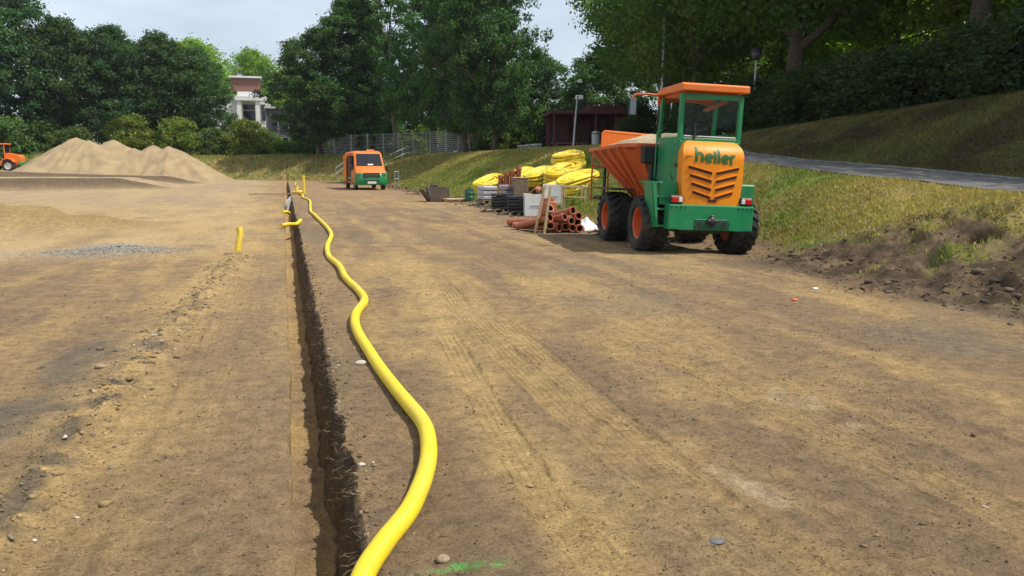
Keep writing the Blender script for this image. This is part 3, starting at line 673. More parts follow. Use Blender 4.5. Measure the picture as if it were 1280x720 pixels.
# left row behind the sand heap
G1 = 'trees behind the sand heap'
for i, (k, x, y, s_, sz, lb) in enumerate([
    ('far_a', -29.5, 103, 1.12, 1.16, 'tall dark broadleaf tree behind the small orange loader'),
    ('far_b', -23.6, 104, 1.05, 1.03, 'dark round tree behind the left slope of the sand heap'),
    ('far_a', -18.6, 103, .93, .90, 'dark broadleaf tree behind the highest peak of the sand heap'),
    ('far_b', -13.8, 104, .98, .97, 'dark broadleaf tree rising behind the low right peak of the sand heap'),
    ('far_b', -9.6, 103, .88, .86, 'dark tree beside the brick and white house'),
    ('far_a', -36.5, 104, 1.1, 1.1, 'dark broadleaf tree left of the small orange loader')]):
    tree(k, x, y, s_, i*1.7+.3, lb, group=G1, sz=sz, name='broadleaf_tree')
for i, (x, y, s_, sz, lb) in enumerate([(-13, 138, 1.5, 1.60, 'light green tree towering behind the brick house'), (-4.5, 150, 1.45, 1.62, 'pale green tree right behind the white columns of the house'), (2.5, 140, 1.3, 1.35, 'light green tree beyond the dark glazed building'), (-22, 142, 1.5, 1.3, 'light green tree beyond the dark row of trees')]):
    tree('light', x, y, s_, i*2.1, lb, group='light green trees beyond the house', sz=sz, z=2.6, name='broadleaf_tree')
# middle group on the far bank
G2 = 'trees on top of the far bank'
for i, (k, x, y, s_, sz, lb) in enumerate([
    ('mid_a', 3.6, 89.5, 1.0, .76, 'broad dark tree by the end of the mesh fence near the green hedge'),
    ('mid_b', 6.9, 88, 1.0, .86, 'tall oak like tree behind the orange and green van'),
    ('slim', 11.0, 85, 1.0, 1.0, 'slender open tree with sky showing through its crown'),
    ('mid_b', 9.3, 90, .95, .78, 'dense tree behind the mesh fence, beside the slender open tree'),
    ('mid_a', 14.7, 66.8, .80, .95, 'dense tall tree at the grey gate end of the fence'),
    ('mid_b', 14.2, 79, 1.0, .96, 'tall tree just behind the grey gate'),
    ('mid_a', 15.9, 62, .74, .90, 'tall tree with a pale trunk at the top of the grass bank'),
    ('mid_b', 17.5, 76, 1.0, 1.0, 'tall tree in the second row behind the pale trunk')]):
    tree(k, x, y, s_, i*1.3+.8, lb, group=G2, sz=sz, name='broadleaf_tree')
G3 = 'trees above the path'
for i, (k, x, y, s_, sz, lb) in enumerate([
    ('near_a', 29.5, 58, 1.0, .95, 'dark tree behind the dark red shelter'),
    ('near_b', 23.5, 47.5, .95, 1.05, 'big dark tree overhanging the dark red shelter'),
    ('near_c', 21.2, 39.5, .9, 1.0, 'leaning tree with pale trunk behind the dumper cab'),
    ('near_a', 28.5, 42, 1.0, 1.0, 'dark tree in the second row behind the leaning trunk'),
    ('near_b', 21.6, 31, .95, .95, 'tree with spreading limbs above the dark hedge by the globe lamp'),
    ('near_a', 23.0, 23.3, 1.0, 1.0, 'stout spreading tree above the hedge over the upper slope'),
    ('near_b', 24.3, 13.5, .95, .95, 'spreading tree at the near end of the hedge'),
    ('near_a', 27.0, 5.0, 1.0, 1.0, 'spreading tree beyond the near end of the hedge'),
    ('near_b', 27, 53, 1.0, 1.1, 'dark tree in the second row behind the shelter')]):
    tree(k, x, y, s_, i*2.3+.5, lb, group=G3, sz=sz, name='broadleaf_tree')
for i, (x, y, s_, sz, lb) in enumerate([(28.5, 33, 1.1, .8, 'sunlit yellow green tree glimpsed behind the spreading limbs'), (29, 26, 1.1, .85, 'sunlit light green tree glimpsed past the stout trunk'), (34, 44, 1.2, 1.0, 'light green tree behind the globe lamp'), (33, 18, 1.1, 1.0, 'light green tree behind the near end of the hedge'), (36, 60, 1.2, 1.0, 'light green tree far behind the shelter')]):
    tree('light', x, y, s_, i*1.9, lb, group='sunlit trees behind the hedge', sz=sz, name='broadleaf_tree')
for i, (k, x, y, s_, sz, lb) in enumerate([('far_b', 9.5, 103, .9, .62, 'dark tree in the wood behind the mesh fence, next to the glazed building'), ('far_a', 16, 98, .9, .6, 'dark tree in the wood behind the slender open tree'), ('far_b', 22, 92, .9, .65, 'dark tree in the wood behind the grey gate'), ('far_a', 26, 84, .9, .65, 'dark tree in the wood behind the pale trunk'), ('far_b', 31, 76, .9, .7, 'dark tree in the wood far behind the shelter')]):
    tree(k, x, y, s_, i*1.9, lb, group='wood behind the fence', sz=sz, name='broadleaf_tree')
# shrubs
def shrub_mesh(key, cr, H, ncl, per, leaf, base, seed):
    r = random.Random(seed); cen = []; rad = []
    for _ in range(ncl):
        a = r.uniform(0, 6.283); q = r.random()**.5; h = r.random()
        e = cr*math.sqrt(max(.1, 1-(h*.95)**2.4)); cen.append((math.cos(a)*e*q, math.sin(a)*e*q, .15+h*(H-.3))); rad.append(r.uniform(.3, .5)*min(1.2, cr/1.6+.3))
    v, f, c = leaf_cloud(np.array(cen), np.array(rad), per, leaf, base)
    st = MB()
    for i in range(7):
        a = i*.9+seed; st.tube([(0, 0, -.2), (math.cos(a)*cr*.25, math.sin(a)*cr*.25, H*.35), (math.cos(a)*cr*.6, math.sin(a)*cr*.6, H*.75)], [.05, .035, .01], 5)
    TP[key] = (st.mesh(key+'_stems', M['bark'], 40), np_mesh(key, v, f, M['leaf'], False, c))
shrub_mesh('sh_y', 2.6, 4.0, 170, 70, .13, (.135, .180, .032), 1)
shrub_mesh('sh_d', 2.0, 3.0, 150, 70, .13, (.075, .115, .032), 2)
shrub_mesh('sh_n', 1.5, 2.2, 130, 120, .06, (.034, .058, .018), 3)
def shrub(key, x, y, s_, sz, rz, label, group=None, z=None):
    o = empty('shrub', (x, y, (zf1(x, y) if z is None else z)-.05), rz, label=label, cat='shrub', group=group); o.scale = (s_, s_, sz)
    link('stems', TP[key][0], o); link('foliage', TP[key][1], o)
GS = 'shrubs along the far edge of the field'
for i, a in enumerate([('sh_y', -16.2, 98.5, 1.0, 1.08, 'yellow green shrub peeking over the saddle of the sand heap'), ('sh_y', -11.3, 98.5, 1.0, 1.05, 'yellow green shrub behind the right end of the sand heap'),
                       ('sh_d', -7.6, 98.5, 1.05, 1.0, 'dull green shrub between the sand heap and the house'), ('sh_y', -3.9, 97.5, 1.05, 1.0, 'large rounded shrub below the white columns of the house'),
                       ('sh_d', -21.5, 98, 1.0, .95, 'dark shrub behind the left slope of the sand heap'), ('sh_d', -28, 98, 1.2, 1.2, 'dark green shrub behind the small orange loader'), ('sh_d', -34, 99, 1.2, 1.2, 'dark green shrub left of the small orange loader'),
                       ('sh_d', -1.9, 99, 1.0, .9, 'dark shrub beside the clipped green hedge'), ('sh_d', 18.6, 71, .9, 1.1, 'dark rounded shrub beside the grey gate')]):
    shrub(a[0], a[1], a[2], a[3], a[4], i*1.1, a[5], GS)
for i, a in enumerate([('sh_d', 7.5, 97, 1.1, 1.0, 'dark shrub behind the fence below the tall tree'), ('sh_d', 11.5, 94, 1.2, 1.1, 'dark shrub behind the fence below the slender tree'), ('sh_y', 15.5, 90, .9, .8, 'yellowish shrub behind the mesh fence'), ('sh_d', 18.5, 84, 1.2, 1.2, 'dark shrub behind the grey gate'), ('sh_d', 21, 78, 1.2, 1.3, 'dark shrub between the gate and the pale trunk'), ('sh_d', 22, 70, 1.2, 1.3, 'dark shrub right behind the pale trunk'), ('sh_d', -25, 100, 1.2, 1.1, 'dark shrub under the tall tree behind the loader')]):
    shrub(a[0], a[1], a[2], a[3], a[4], i*1.4+.6, a[5], 'shrubs at the edge of the wood')
for i in range(7):
    y = 36.5-i*4.6; x = 20.4+.25*math.sin(i*2.1)
    shrub('sh_n', x, y, 1.5, 1.05+.12*math.sin(i*1.7), i*1.3, 'dark bushy shrub of the hedge row above the upper slope', 'shrubs of the hedge row above the path')
    shrub('sh_n', x+.5, y-2.3, 1.45, 1.12, i*2.3+1, 'dark bushy shrub of the hedge row above the upper slope', 'shrubs of the hedge row above the path')
for i, (x, y, s_, lb) in enumerate([(23.5, 41.5, 1.3, 'dark shrub beside the tall thin mast'), (19.8, 44, .8, 'light green shrub seen just over the dumper hopper'), (24.5, 33, 1.4, 'dark shrub behind the globe lamp'), (25, 56, 1.6, 'dark shrub left of the dark red shelter'), (21, 60, 1.5, 'dark shrub between the pale trunk and the shelter'), (24, 64, 1.8, 'dark shrub far behind the shelter'), (28,50,1.8,'dark shrub right behind the shelter'), (27,45,1.8,'dark shrub behind the light green shrub')]):
    shrub('sh_n', x, y, s_, s_, i*1.7, lb)
# clipped hedge right of the house
hx = np.linspace(-1.0, 4.6, 40); cen = np.array([(x, 95.2+rng.uniform(-.3, .3), z_) for x in hx for z_ in (.4, .95, 1.45)])
v, f, c = leaf_cloud(cen, np.full(len(cen), .42), 55, .14, (.11, .18, .03))
ho = empty('hedge', (0, 0, 2.4), label='clipped bright green hedge below the dark glazed building', cat='hedge')
link('foliage', np_mesh('hedge_foliage', v, f, M['leaf'], False, c), ho)
hs_ = MB(); [hs_.tube([(x, 95.2, -.4), (x+.1, 95.2, 1.2)], [.04, .015], 5) for x in np.linspace(-.8, 4.4, 9)]; hs_.build('stems', M['bark'], ho)
# ivy climbing the mesh fence
def fpt(th, r=37.6): return (CX+r*math.cos(R(th)), CY+r*math.sin(R(th)))
for th, w in ((38.0, 1.1), (34.5, .8)):
    x, y = fpt(th, 37.75); z0 = zf1(x, y)
    cen = np.array([(rng.normal(0, .35*w), rng.normal(0, .08), rng.uniform(.2, 2.1)) for _ in range(30)])
    v, f, c = leaf_cloud(cen, np.full(30, .3), 40, .12, (.045, .075, .022))
    o = empty('climbing_plant', (x, y, z0), R(th+90), label='dark ivy clump climbing the mesh fence' if w > 1 else 'narrow ivy column climbing the mesh fence', cat='climbing plant')
    link('foliage', np_mesh('ivy', v, f, M['leaf'], False, c), o)
    st = MB(); st.tube([(0, 0, -.1), (.05, 0, 1), (-.05, 0, 2)], [.04, .03, .01], 5); st.build('stem', M['bark'], o)

# ------------------------------------------------------------------ sand heap
hxs = np.linspace(-26.5, -3.2, 150); hys = np.linspace(74.0, 91, 90); HX, HY = np.meshgrid(hxs, hys)
PK = [(-18.2, 82.6, 4.25, .67), (-17.0, 81.6, 4.0, .70), (-15.1, 82.2, 4.05, .72), (-13.2, 81.4, 3.3, .72), (-11.6, 81.8, 3.55, .70), (-10.2, 81.2, 3.45, .66), (-20.0, 82.5, 2.8, .55)]
wx = HX+.35*fbm(HX*.5, HY*.5, 201, 3); wy = HY+.35*fbm(HX*.5, HY*.5, 205, 3)
HZ = np.full(HX.shape, -9.)
for (a, b, h, s_) in PK: an_ = np.arctan2(wy-b, wx-a); HZ = np.maximum(HZ, h-.18*np.exp(-np.hypot(wx-a, wy-b)*1.5)-s_*(1+.10*vn(an_*3.5+a*3, an_*0, 221)+.05*vn(an_*9+a, an_*0, 223))*np.hypot(wx-a, wy-b))
HZ = HZ+.07*fbm(HX*1.6, HY*.5, 209, 4)+.10*np.abs(fbm(HX*.9, HY*.3, 214, 3))-.05
gz = zf(HX, HY); HZ = np.where(HZ > gz-.4, HZ, gz-.4)
i_ = np.arange(HX.size).reshape(HX.shape); fq = np.stack([i_[:-1, :-1], i_[:-1, 1:], i_[1:, 1:], i_[1:, :-1]], -1).reshape(-1, 4)
up_ = (HZ > gz-.3).ravel(); fq = fq[up_[fq].any(1)]
link('sand_heap', np_mesh('sand_heap', np.stack([HX, HY, HZ], -1).reshape(-1, 3), fq, M['sand'], True), label='large heap of pale sand with several peaks at the end of the field', cat='sand heap')

# ------------------------------------------------------------------ house and dark building beyond the trees
h = empty('house', (0, 130, 2.4), label='flat roofed house with brick top storey and white columns behind the shrubs', cat='house')
mb = MB(); mb.box((-9, 5, 4.6), (13, 9, 9.2)); mb.build('wall', M['render'], h)
mb = MB(); mb.box((-5.05, 2.2, 10.9), (4.3, 4.4, 2.0)); br = mb.build('brick_storey', M['brick'], h)
mb = MB(); mb.box((-4.6, 0, 9.6), (3.4, .6, .62)); mb.build('white_band', M['render'], h)
mb = MB(); mb.box((-5.05, 2.1, 12.05), (4.7, 4.9, .26), ch=.03); mb.build('roof', M['white'], h)
mb = MB(); mb.tube([(-6.2, 1, 12.1), (-6.2, 1, 14.4)], .04, 5); mb.box((-5.9, 1, 12.35), (.8, .8, .4)); mb.build('chimney', M['steel'], h)
mb = MB(); mb.box((-4.3, -.9, 8.85), (4.6, 1.6, .65), ch=.02); mb.build('lintel', M['white'], h)
for x in (-6.1, -3.45, -1.9):
    mb = MB(); mb.box((x, -1.2, 4.3), (.62, .6, 8.4), ch=.02); mb.build('column', M['white'], h)
for (x, w) in ((-4.75, 1.9), (-2.65, .8)):
    mb = MB(); mb.box((x, .46, 6.9), (w, .12, 2.7)); wdw = mb.build('window', M['white'], h)
    mb = MB(); mb.box((x, .38, 6.45), (w-.2, .06, 1.5)); mb.box((x, .38, 7.7), (w-.2, .06, .8)); mb.build('pane', M['darkglass'], wdw)
h = empty('building', (2.2, 112, 2.4), label='dark glazed building half hidden under the broad tree by the hedge', cat='building')
mb = MB(); mb.box((0, 3, 3.2), (8.4, 6, 6.4)); mb.build('wall', mat('dark_facade', (.10, .10, .11), .7), h)
mb = MB(); mb.box((0, 2.9, 6.5), (8.8, 6.4, .25)); mb.build('roof', M['concrete'], h)
for x in (-3.2, -1.9, -.6, .7, 2.0, 3.3):
    for z in (1.7, 4.6):
        mb = MB(); mb.box((x, -.04, z), (1.0, .1, 2.0)); wdw = mb.build('window', M['rail'], h)
        mb = MB(); mb.box((x, -.12, z), (.84, .06, 1.84)); mb.build('pane', M['darkglass'], wdw)

# ------------------------------------------------------------------ mesh fence round the top of the bank, grey gate
def fence_run(name, ths, label, cat, dense):
    o = empty(name, (*fpt(ths[0]), 0), label=label, cat=cat); ox, oy = fpt(ths[0])
    pts = [(fpt(t)[0]-ox, fpt(t)[1]-oy, zf1(*fpt(t))) for t in ths]
    for p in pts:
        mb = MB(); mb.box((p[0], p[1], p[2]+1.05), (.09, .09, 2.3), ch=.01); mb.build('post', M['steel'], o)
    for a, b in zip(pts[:-1], pts[1:]):
        a, b = Vector(a), Vector(b); mb = MB(); n = 11 if dense else 7
        for i in range(n):
            z = .12+i*1.95/(n-1); mb.bar(a+Vector((0, 0, z)), b+Vector((0, 0, z)), .02, .055 if dense else .022)
        m_ = 12 if dense else 16
        for i in range(1, m_):
            p = a+(b-a)*i/m_; mb.bar(p+Vector((0, 0, .05)), p+Vector((0, 0, 2.1)), .02, .03 if dense else .02, up=(0, 1, 0))
        mb.build('mesh_panel', M['steel'], o)
fence_run('mesh_fence', np.arange(21.5, 47.5, 3.7), 'grey metal mesh fence on top of the far bank', 'fence', False)
fence_run('gate', np.array([8.5, 12.3, 16.2, 20.8]), 'dense grey barred metal gate at the end of the mesh fence', 'gate', True)
def handrail(pts, label):
    o = empty('handrail', pts[0], label=label, cat='handrail', group='handrails of the bank steps'); p0 = Vector(pts[0])
    P = [Vector(p)-p0 for p in pts]
    for dz in (1.0, .5):
        mb = MB(); mb.tube([p+Vector((0, 0, dz)) for p in P], .035, 6); mb.build('rail', M['rail'], o, 40)
    for p in P:
        mb = MB(); mb.tube([p+Vector((0, 0, -.2)), p+Vector((0, 0, 1.02))], .035, 6); mb.build('post', M['rail'], o, 40)
def gpt(x, y): return (x, y, zf1(x, y))
handrail([gpt(8.6, 73.5), gpt(10.4, 74.2), gpt(11.6, 74.7)], 'pale metal handrail climbing the bank behind the van')
handrail([gpt(4.6, 77.0), gpt(5.6, 78.6)], 'short pale metal handrail at the foot of the bank left of the van')
handrail([gpt(7.45, 57.2), gpt(7.75, 57.3)], 'low pale rail at the foot of the bank right of the van')

# ------------------------------------------------------------------ dark red shelter
h = empty('shelter', (19.6, 51, zf1(19.6, 51)), R(-12), label='dark red timber shelter with flat roof under the trees', cat='shelter')
mb = MB(); mb.box((0, 0, 2.35), (5.6, 3.6, .2), ch=.02); mb.box((.9, -.2, 2.62), (2.2, 2.4, .34), ch=.02); mb.build('roof', M['pavred'], h)
mb = MB(); mb.box((.2, -1.84, 2.33), (5.0, .06, .16)); mb.build('fascia', M['pavred'], h)
for x in (-2.5, -1.2, .2, 1.5, 2.6):
    mb = MB(); mb.box((x, -1.55, 1.1), (.13, .13, 2.4), ch=.01); mb.build('post', M['pavred'], h)
    mb = MB(); mb.box((x, 1.55, 1.1), (.13, .13, 2.4)); mb.build('post', M['pavred'], h)
for i in range(18):
    mb = MB(); mb.box((-2.55+i*.3, 1.66, 1.15), (.27, .04, 2.2), ch=.01); mb.build('wall_board', M['pavred'], h)
for i in range(8):
    mb = MB(); mb.box((1.6+i*.15, -1.66, 1.0), (.13, .04, 2.0), ch=.005); mb.build('front_board', M['pavred'], h)
mb = MB(); mb.box((-1.2, .6, .45), (2.4, .5, .07)); [mb.box((x, .6, .2), (.1, .4, .5)) for x in (-2.1, -.3)]; mb.build('bench', M['woodold'], h)
b = empty('litter_bin', (19.0, 48.2, zf1(19.0, 48.2)), label='pale litter bin standing at the shelter', cat='bin')
mb = MB(); mb.lathe([(.0, .05), (.24, .05), (.27, .9), (.24, .9), (.22, .12), (0, .12)], 16, 'Z'); mb.build('body', M['concrete'], b, 40)
mb = MB(); mb.lathe([(.0, 1.12), (.2, 1.08), (.3, .98), (.3, .95), (.0, .95)], 16, 'Z'); mb.build('lid', M['steel'], b, 40)
for i in range(3):
    w = empty('low_wall', (16.8+.1*i, 53.6+2.2*i, zf1(16.8, 53.6+2.2*i)), R(80), label='low grey bench wall in a row along the bank top left of the shelter', cat='bench', group='low bench walls')
    mb = MB(); mb.box((0, 0, .42), (1.9, .45, .1), ch=.015); mb.build('seat', M['concrete'], w)
    for x in (-.7, .7):
        mb = MB(); mb.box((x, 0, .17), (.2, .38, .42)); mb.build('leg', M['concrete'], w)

# ------------------------------------------------------------------ poles and lamps
def pole(loc, H, r, name, label, cat, lean=0):
    o = empty(name, (loc[0], loc[1], zf1(*loc)-.1), label=label, cat=cat)
    mb = MB(); mb.tube([(0, 0, 0), (lean*H*.5, 0, H*.5), (lean*H, 0, H)], [r*1.15, r, r*.75], 10); mb.build('pole', M['steel'], o, 40); return o
o = pole((14.0, 38.6), 2.55, .05, 'camera_post', 'slim white post with a small box on top at the bank edge', 'post', .075)
mb = MB(); mb.box((.30, 0, 2.6), (.34, .22, .2), ch=.02); mb.build('head', M['white'], o); mb = MB(); mb.box((.16, -.12, 2.6), (.1, .04, .14)); mb.build('lens', M['steel'], o)
o = pole((18.2, 37.4), 6.3, .07, 'mast', 'tall thin grey mast rising behind the dumper', 'mast', .008)
mb = MB(); mb.box((0, 0, .15), (.4, .4, .12), ch=.02); mb.build('base_plate', M['steel'], o)
o = pole((19.6, 31.3), 3.3, .05, 'street_lamp', 'globe lamp on a dark post above the hedge', 'lamp')
mb = MB(); mb.lathe([(.0, 3.28), (.12, 3.32), (.2, 3.44), (.225, 3.56), (.2, 3.7), (.1, 3.8), (0, 3.82)], 18, 'Z'); mb.build('globe', mat('smoked_globe', (.06, .065, .07), .25), o, 60)
mb = MB(); mb.lathe([(.235, 3.58), (.21, 3.72), (.11, 3.83), (0, 3.86)], 18, 'Z'); mb.build('cap', M['black'], o, 60)

# ------------------------------------------------------------------ wheels
def wheel(parent, loc, rad, wid, rimr, out, rimmat, lugs=18, name='wheel'):
    """axle along Y; out = +1 when the outer face points to +Y"""
    w = MB(); hw = wid/2
    w.lathe([(.0, out*hw*.30), (rimr*.34, out*hw*.34), (rimr*.42, out*hw*.18), (rimr*.86, out*hw*.10), (rimr*.93, out*hw*.72), (rimr*1.02, out*hw*.78), (rimr*1.0, -out*hw*.7), (0, -out*hw*.7)], 26, 'Y')
    for i in range(6):
        a = i*math.pi/3; w.lathe([(0, out*hw*.30), (.022, out*hw*.3), (.022, out*hw*.1)], 6, 'Y', (math.cos(a)*rimr*.27, 0, math.sin(a)*rimr*.27))
    wo_ = w.build(name, rimmat, parent, 35); wo_.location = loc
    t = MB(); R0 = rad-.035 if lugs else rad
    t.lathe([(rimr, hw*.72), (rimr*1.12, hw*.93), (rimr+(R0-rimr)*.55, hw*1.0), (R0*.955, hw*.93), (R0*.99, hw*.7), (R0, 0), (R0*.99, -hw*.7), (R0*.955, -hw*.93), (rimr+(R0-rimr)*.55, -hw), (rimr*1.12, -hw*.93), (rimr, -hw*.72)], 36, 'Y')
    for i in range(lugs):
        for sd in (-1, 1):
            a0 = 2*math.pi*(i+(.5 if sd > 0 else 0))/lugs; da = .33
            P = []
            for (yy, aa) in ((.02, 0), (.5, da*.55), (.97, da)):
                for r_ in (R0-.02, rad if yy < .9 else rad-.03):
                    for wd in (-.055, .055):
                        ang = a0+aa+wd/rad*(1 if yy < .9 else .9); P.append((math.cos(ang)*r_, sd*yy*hw, math.sin(ang)*r_))
            fs = []
            for k in range(2):
                b = 4*k
                fs += [(b, b+1, b+5, b+4), (b+2, b+6, b+7, b+3), (b, b+4, b+6, b+2), (b+1, b+3, b+7, b+5)]
            fs += [(0, 2, 3, 1), (8, 9, 11, 10)]
            t.add(P, fs)
    t.build('tyre', M['tyre'], wo_, 30)
    return wo_

# ------------------------------------------------------------------ dumper
D = empty('site_dumper', (7.37, 13.75, -.035), R(84), R(2.4), label='orange and green site dumper with cab and loaded hopper at the foot of the bank', cat='dumper')
for (x, s_) in ((0, 1), (0, -1), (2.15, 1), (2.15, -1)): wheel(D, (x, s_*.87, .5), .52, .52, .29, s_, M['orange_worn'])
mb = MB(); mb.box((.1, 0, .62), (1.3, .9, .5), ch=.03); mb.box((1.9, 0, .66), (2.6, .8, .32), ch=.03); mb.tube([(0, -.7, .5), (0, .7, .5)], .13, 10); mb.tube([(2.15, -.7, .5), (2.15, .7, .5)], .13, 10); mb.build('chassis', M['darksteel'], D)
# bumper with arched lower cut-outs
prof = [(-.80, .90), (-.80, .47), (-.66, .445), (-.56, .52), (-.42, .60), (-.33, .62), (-.33, .47), (.33, .47), (.33, .62), (.42, .60), (.56, .52), (.66, .445), (.80, .47), (.80, .90)]
mb = MB(); mb.prism([(-.80, .455), (.80, .455), (.80, .905), (-.80, .905)], -.87, -.60, 'X'); bm_ = mb.build('bumper', M['green'], D)
mod = bm_.modifiers.new('bevel', 'BEVEL'); mod.width = .022; mod.segments = 2
for sg in (-1, 1):   # pressed arch panels either side of the coupling
    arch = [(sg*(.34+.30*math.cos(a)), .46+.15*math.sin(a)) for a in np.linspace(0, math.pi/2, 9)]+[(sg*.34, .46)]
    mb = MB(); mb.prism(arch, -.886, -.86, 'X'); mb.build('arch_panel', M['green'], bm_)
mb = MB(); mb.box((-.872, 0, .57), (.03, .62, .17), ch=.005); cp = mb.build('coupling_plate', mat('dark_green_paint', (.008, .07, .03), .5), bm_)
for sg in (-1, 1):
    mb = MB(); mb.lathe([(.0, -.889), (.05, -.889), (.055, -.88)], 16, 'X', (0, sg*.23, .56)); mb.build('bore', M['black'], cp)
cpl = MB(); cpl.lathe([(.0, -.94), (.035, -.95), (.07, -.93), (.085, -.9), (.085, -.87)], 14, 'X', (0, 0, .63)); cpl.box((-.92, 0, .63), (.06, .2, .05), ch=.01); cpl.box((-.905, 0, .63), (.05, .06, .2), ch=.01); cpl.build('tow_coupling', M['darksteel'], D, 35)
# body behind the bonnet, cab floor
mb = MB(); mb.box((-.02, 0, 1.47), (1.06, 1.18, 1.16), ch=.03); mb.build('engine_body', M['green'], D)
# bonnet
def hoodx(y, z): return -.845+.06*(abs(y)/.57)**2.2+.20*max(0, (z-1.72)/.30)**2.2
def hoodw(z):
    if z > 1.80: q = (z-1.80)/.235; return .575-.17*(1-math.sqrt(max(0, 1-q*q)))
    return .575-.045*max(0, (1.35-z)/.45)**1.3
NZ, NY = 34, 25; mb = MB(); vs = []; fs = []
zs = np.linspace(.905, 2.03, NZ)
for z in zs:
    for u in np.linspace(-1, 1, NY): y = u*hoodw(z); vs.append((hoodx(y, z), y, z))
for i in range(NZ-1):
    for j in range(NY-1): fs.append((i*NY+j, i*NY+j+1, (i+1)*NY+j+1, (i+1)*NY+j))
ring = [j for j in range(NY)]+[i*NY+NY-1 for i in range(1, NZ)]+[(NZ-1)*NY+j for j in range(NY-2, -1, -1)]+[i*NY for i in range(NZ-2, 0, -1)]
base_ = len(vs)
for r_ in ring: vs.append((-.5, vs[r_][1], vs[r_][2]))
for a in range(len(ring)): b = (a+1) % len(ring); fs.append((ring[a], ring[b], base_+b, base_+a))
mb.add(vs, fs); hood = mb.build('bonnet', M['orange'], D, 32)
for k in range(4):
    for sg in (-1, 1):
        z0 = 1.545-k*.145; yi, yo = .045, .47-.032*k
        P = []
        for (yy, zz) in ((yi, z0-.055), (yo, z0+.045), (yo, z0-.005), (yi, z0-.105)):
            P.append((hoodx(sg*yy, zz)-.004, sg*yy, zz))
        mb = MB(); mb.plate(P, .012*(1 if sg > 0 else -1)); lv = mb.build('louvre', M['slot'], hood)
        q = MB(); q.bar((hoodx(sg*yi, z0)-.006, sg*yi, z0-.049), (hoodx(sg*yo, z0)-.006, sg*yo, z0+.051), .03, .012); q.bar((hoodx(sg*yi, z0)-.004, sg*yi, z0-.108), (hoodx(sg*yo, z0)-.004, sg*yo, z0-.008), .02, .010)
        q.build('louvre_lip', M['orange'], hood)
mb = MB(); mb.box((hoodx(0, .98)-.002, 0, .985), (.016, .17, .05), ch=.004); mb.build('latch', M['slot'], hood)
mb = MB(); mb.bar((hoodx(.4, 1.79)+.008, .56, 1.755), (hoodx(.4, 1.79)-.001, .37, 1.755), .012, .006); mb.build('seam', M['slot'], hood)
# lettering
def arc(cx, cy, r, a0, a1, n=14): return [(cx+r*math.cos(R(a)), cy+r*math.sin(R(a))) for a in np.linspace(a0, a1, n)]
GLY = {'h': ([[(.02, 0), (.02, .235)], [(.02, .07)]+arc(.068, .095, .048, 165, 0, 10)+[(.116, 0)]], .165),
       'e': ([[(.012, .062), (.118, .085)], arc(.066, .072, .056, 12, 315, 22)], .150),
       'i': ([[(.02, 0), (.02, .195)]], .066), 'l': ([[(.02, 0), (.02, .228)]], .070),
       'r': ([[(.02, -.012), (.02, .14)], [(.02, .06)]+arc(.065, .09, .045, 165, 60, 8)], .1)}
def ribbon(mb, pl, w, fn):
    pl2 = [pl[0]]
    for a, b in zip(pl[:-1], pl[1:]):
        m_ = max(1, int(math.dist(a, b)/.02)); pl2 += [(a[0]+(b[0]-a[0])*q/m_, a[1]+(b[1]-a[1])*q/m_) for q in range(1, m_+1)]
    P = [Vector((a, b)) for a, b in pl2]; L_, Rr = [], []
    for i, p in enumerate(P):
        t = (P[min(i+1, len(P)-1)]-P[max(i-1, 0)]).normalized(); nn = Vector((-t.y, t.x))*w/2; L_.append(p+nn); Rr.append(p-nn)
    vs = []
    for a, b in zip(L_, Rr): vs += [fn(a, .007), fn(b, .007), fn(a, -.004), fn(b, -.004)]
    fs = [(0, 2, 3, 1), tuple(4*(len(P)-1)+k for k in (0, 1, 3, 2))]
    for i in range(len(P)-1):
        a, b = 4*i, 4*i+4; fs += [(a, a+1, b+1, b), (a+2, b+2, b+3, a+3), (a, b, b+2, a+2), (a+1, a+3, b+3, b+1)]
    mb.add(vs, fs)
u0 = -.365; SC = 1.08
for ch in ('h', 'e', 'i', 'l', 'e', 'r'):
    strokes, adv = GLY[ch]; mb = MB()
    for pi_, st in enumerate(strokes):
        def fn(p, o, u0=u0, pi_=pi_):
            u = u0+p.x*SC; z = 1.665+p.y*SC-.035*(u+.365)-.0*u; return (hoodx(-u, z)-o-.0006*pi_, -u, z)
        ribbon(mb, st, .047, fn)
    mb.build('letter', M['letter'], hood); u0 += adv*SC
# tail lights
for sg in (-1, 1):
    mb = MB(); mb.box((-.80, sg*.665, .985), (.10, .25, .15), ch=.03); tl = mb.build('tail_light', M['black'], D)
    mb = MB(); mb.box((-.848, sg*.695, .985), (.03, .12, .10), ch=.02); mb.build('red_lens', M['redlens'], tl)
    mb = MB(); mb.box((-.846, sg*.595, .985), (.028, .07, .09), ch=.02); mb.build('white_lens', M['whitelens'], tl)
# mudguards, steps
for sg in (-1, 1):
    mb = MB(); mb.box((-.03, sg*.735, 1.265), (1.15, .34, .05), ch=.012); mb.box((-.585, sg*.735, 1.08), (.05, .34, .40), ch=.012); mb.build('mudguard', M['green'], D)
mb = MB(); mb.plate([(-.60, 1.05, 1.29), (-.22, 1.07, 1.29), (-.32, .97, .48), (-.64, .95, .48)], .02); mb.plate([(-.62, .98, 1.29), (-.62, 1.06, 1.29), (-.645, .99, .75), (-.65, .955, .48), (-.65, .92, .48)], .02); mb.build('step_side_plate', M['green'], D)
for z in (.50, .80, 1.02):
    mb = MB(); mb.box((-.46, .86+.06*(z-.5), z), (.36, .24+.1*(z-.5), .035), ch=.006); mb.build('step', M['green'], D)
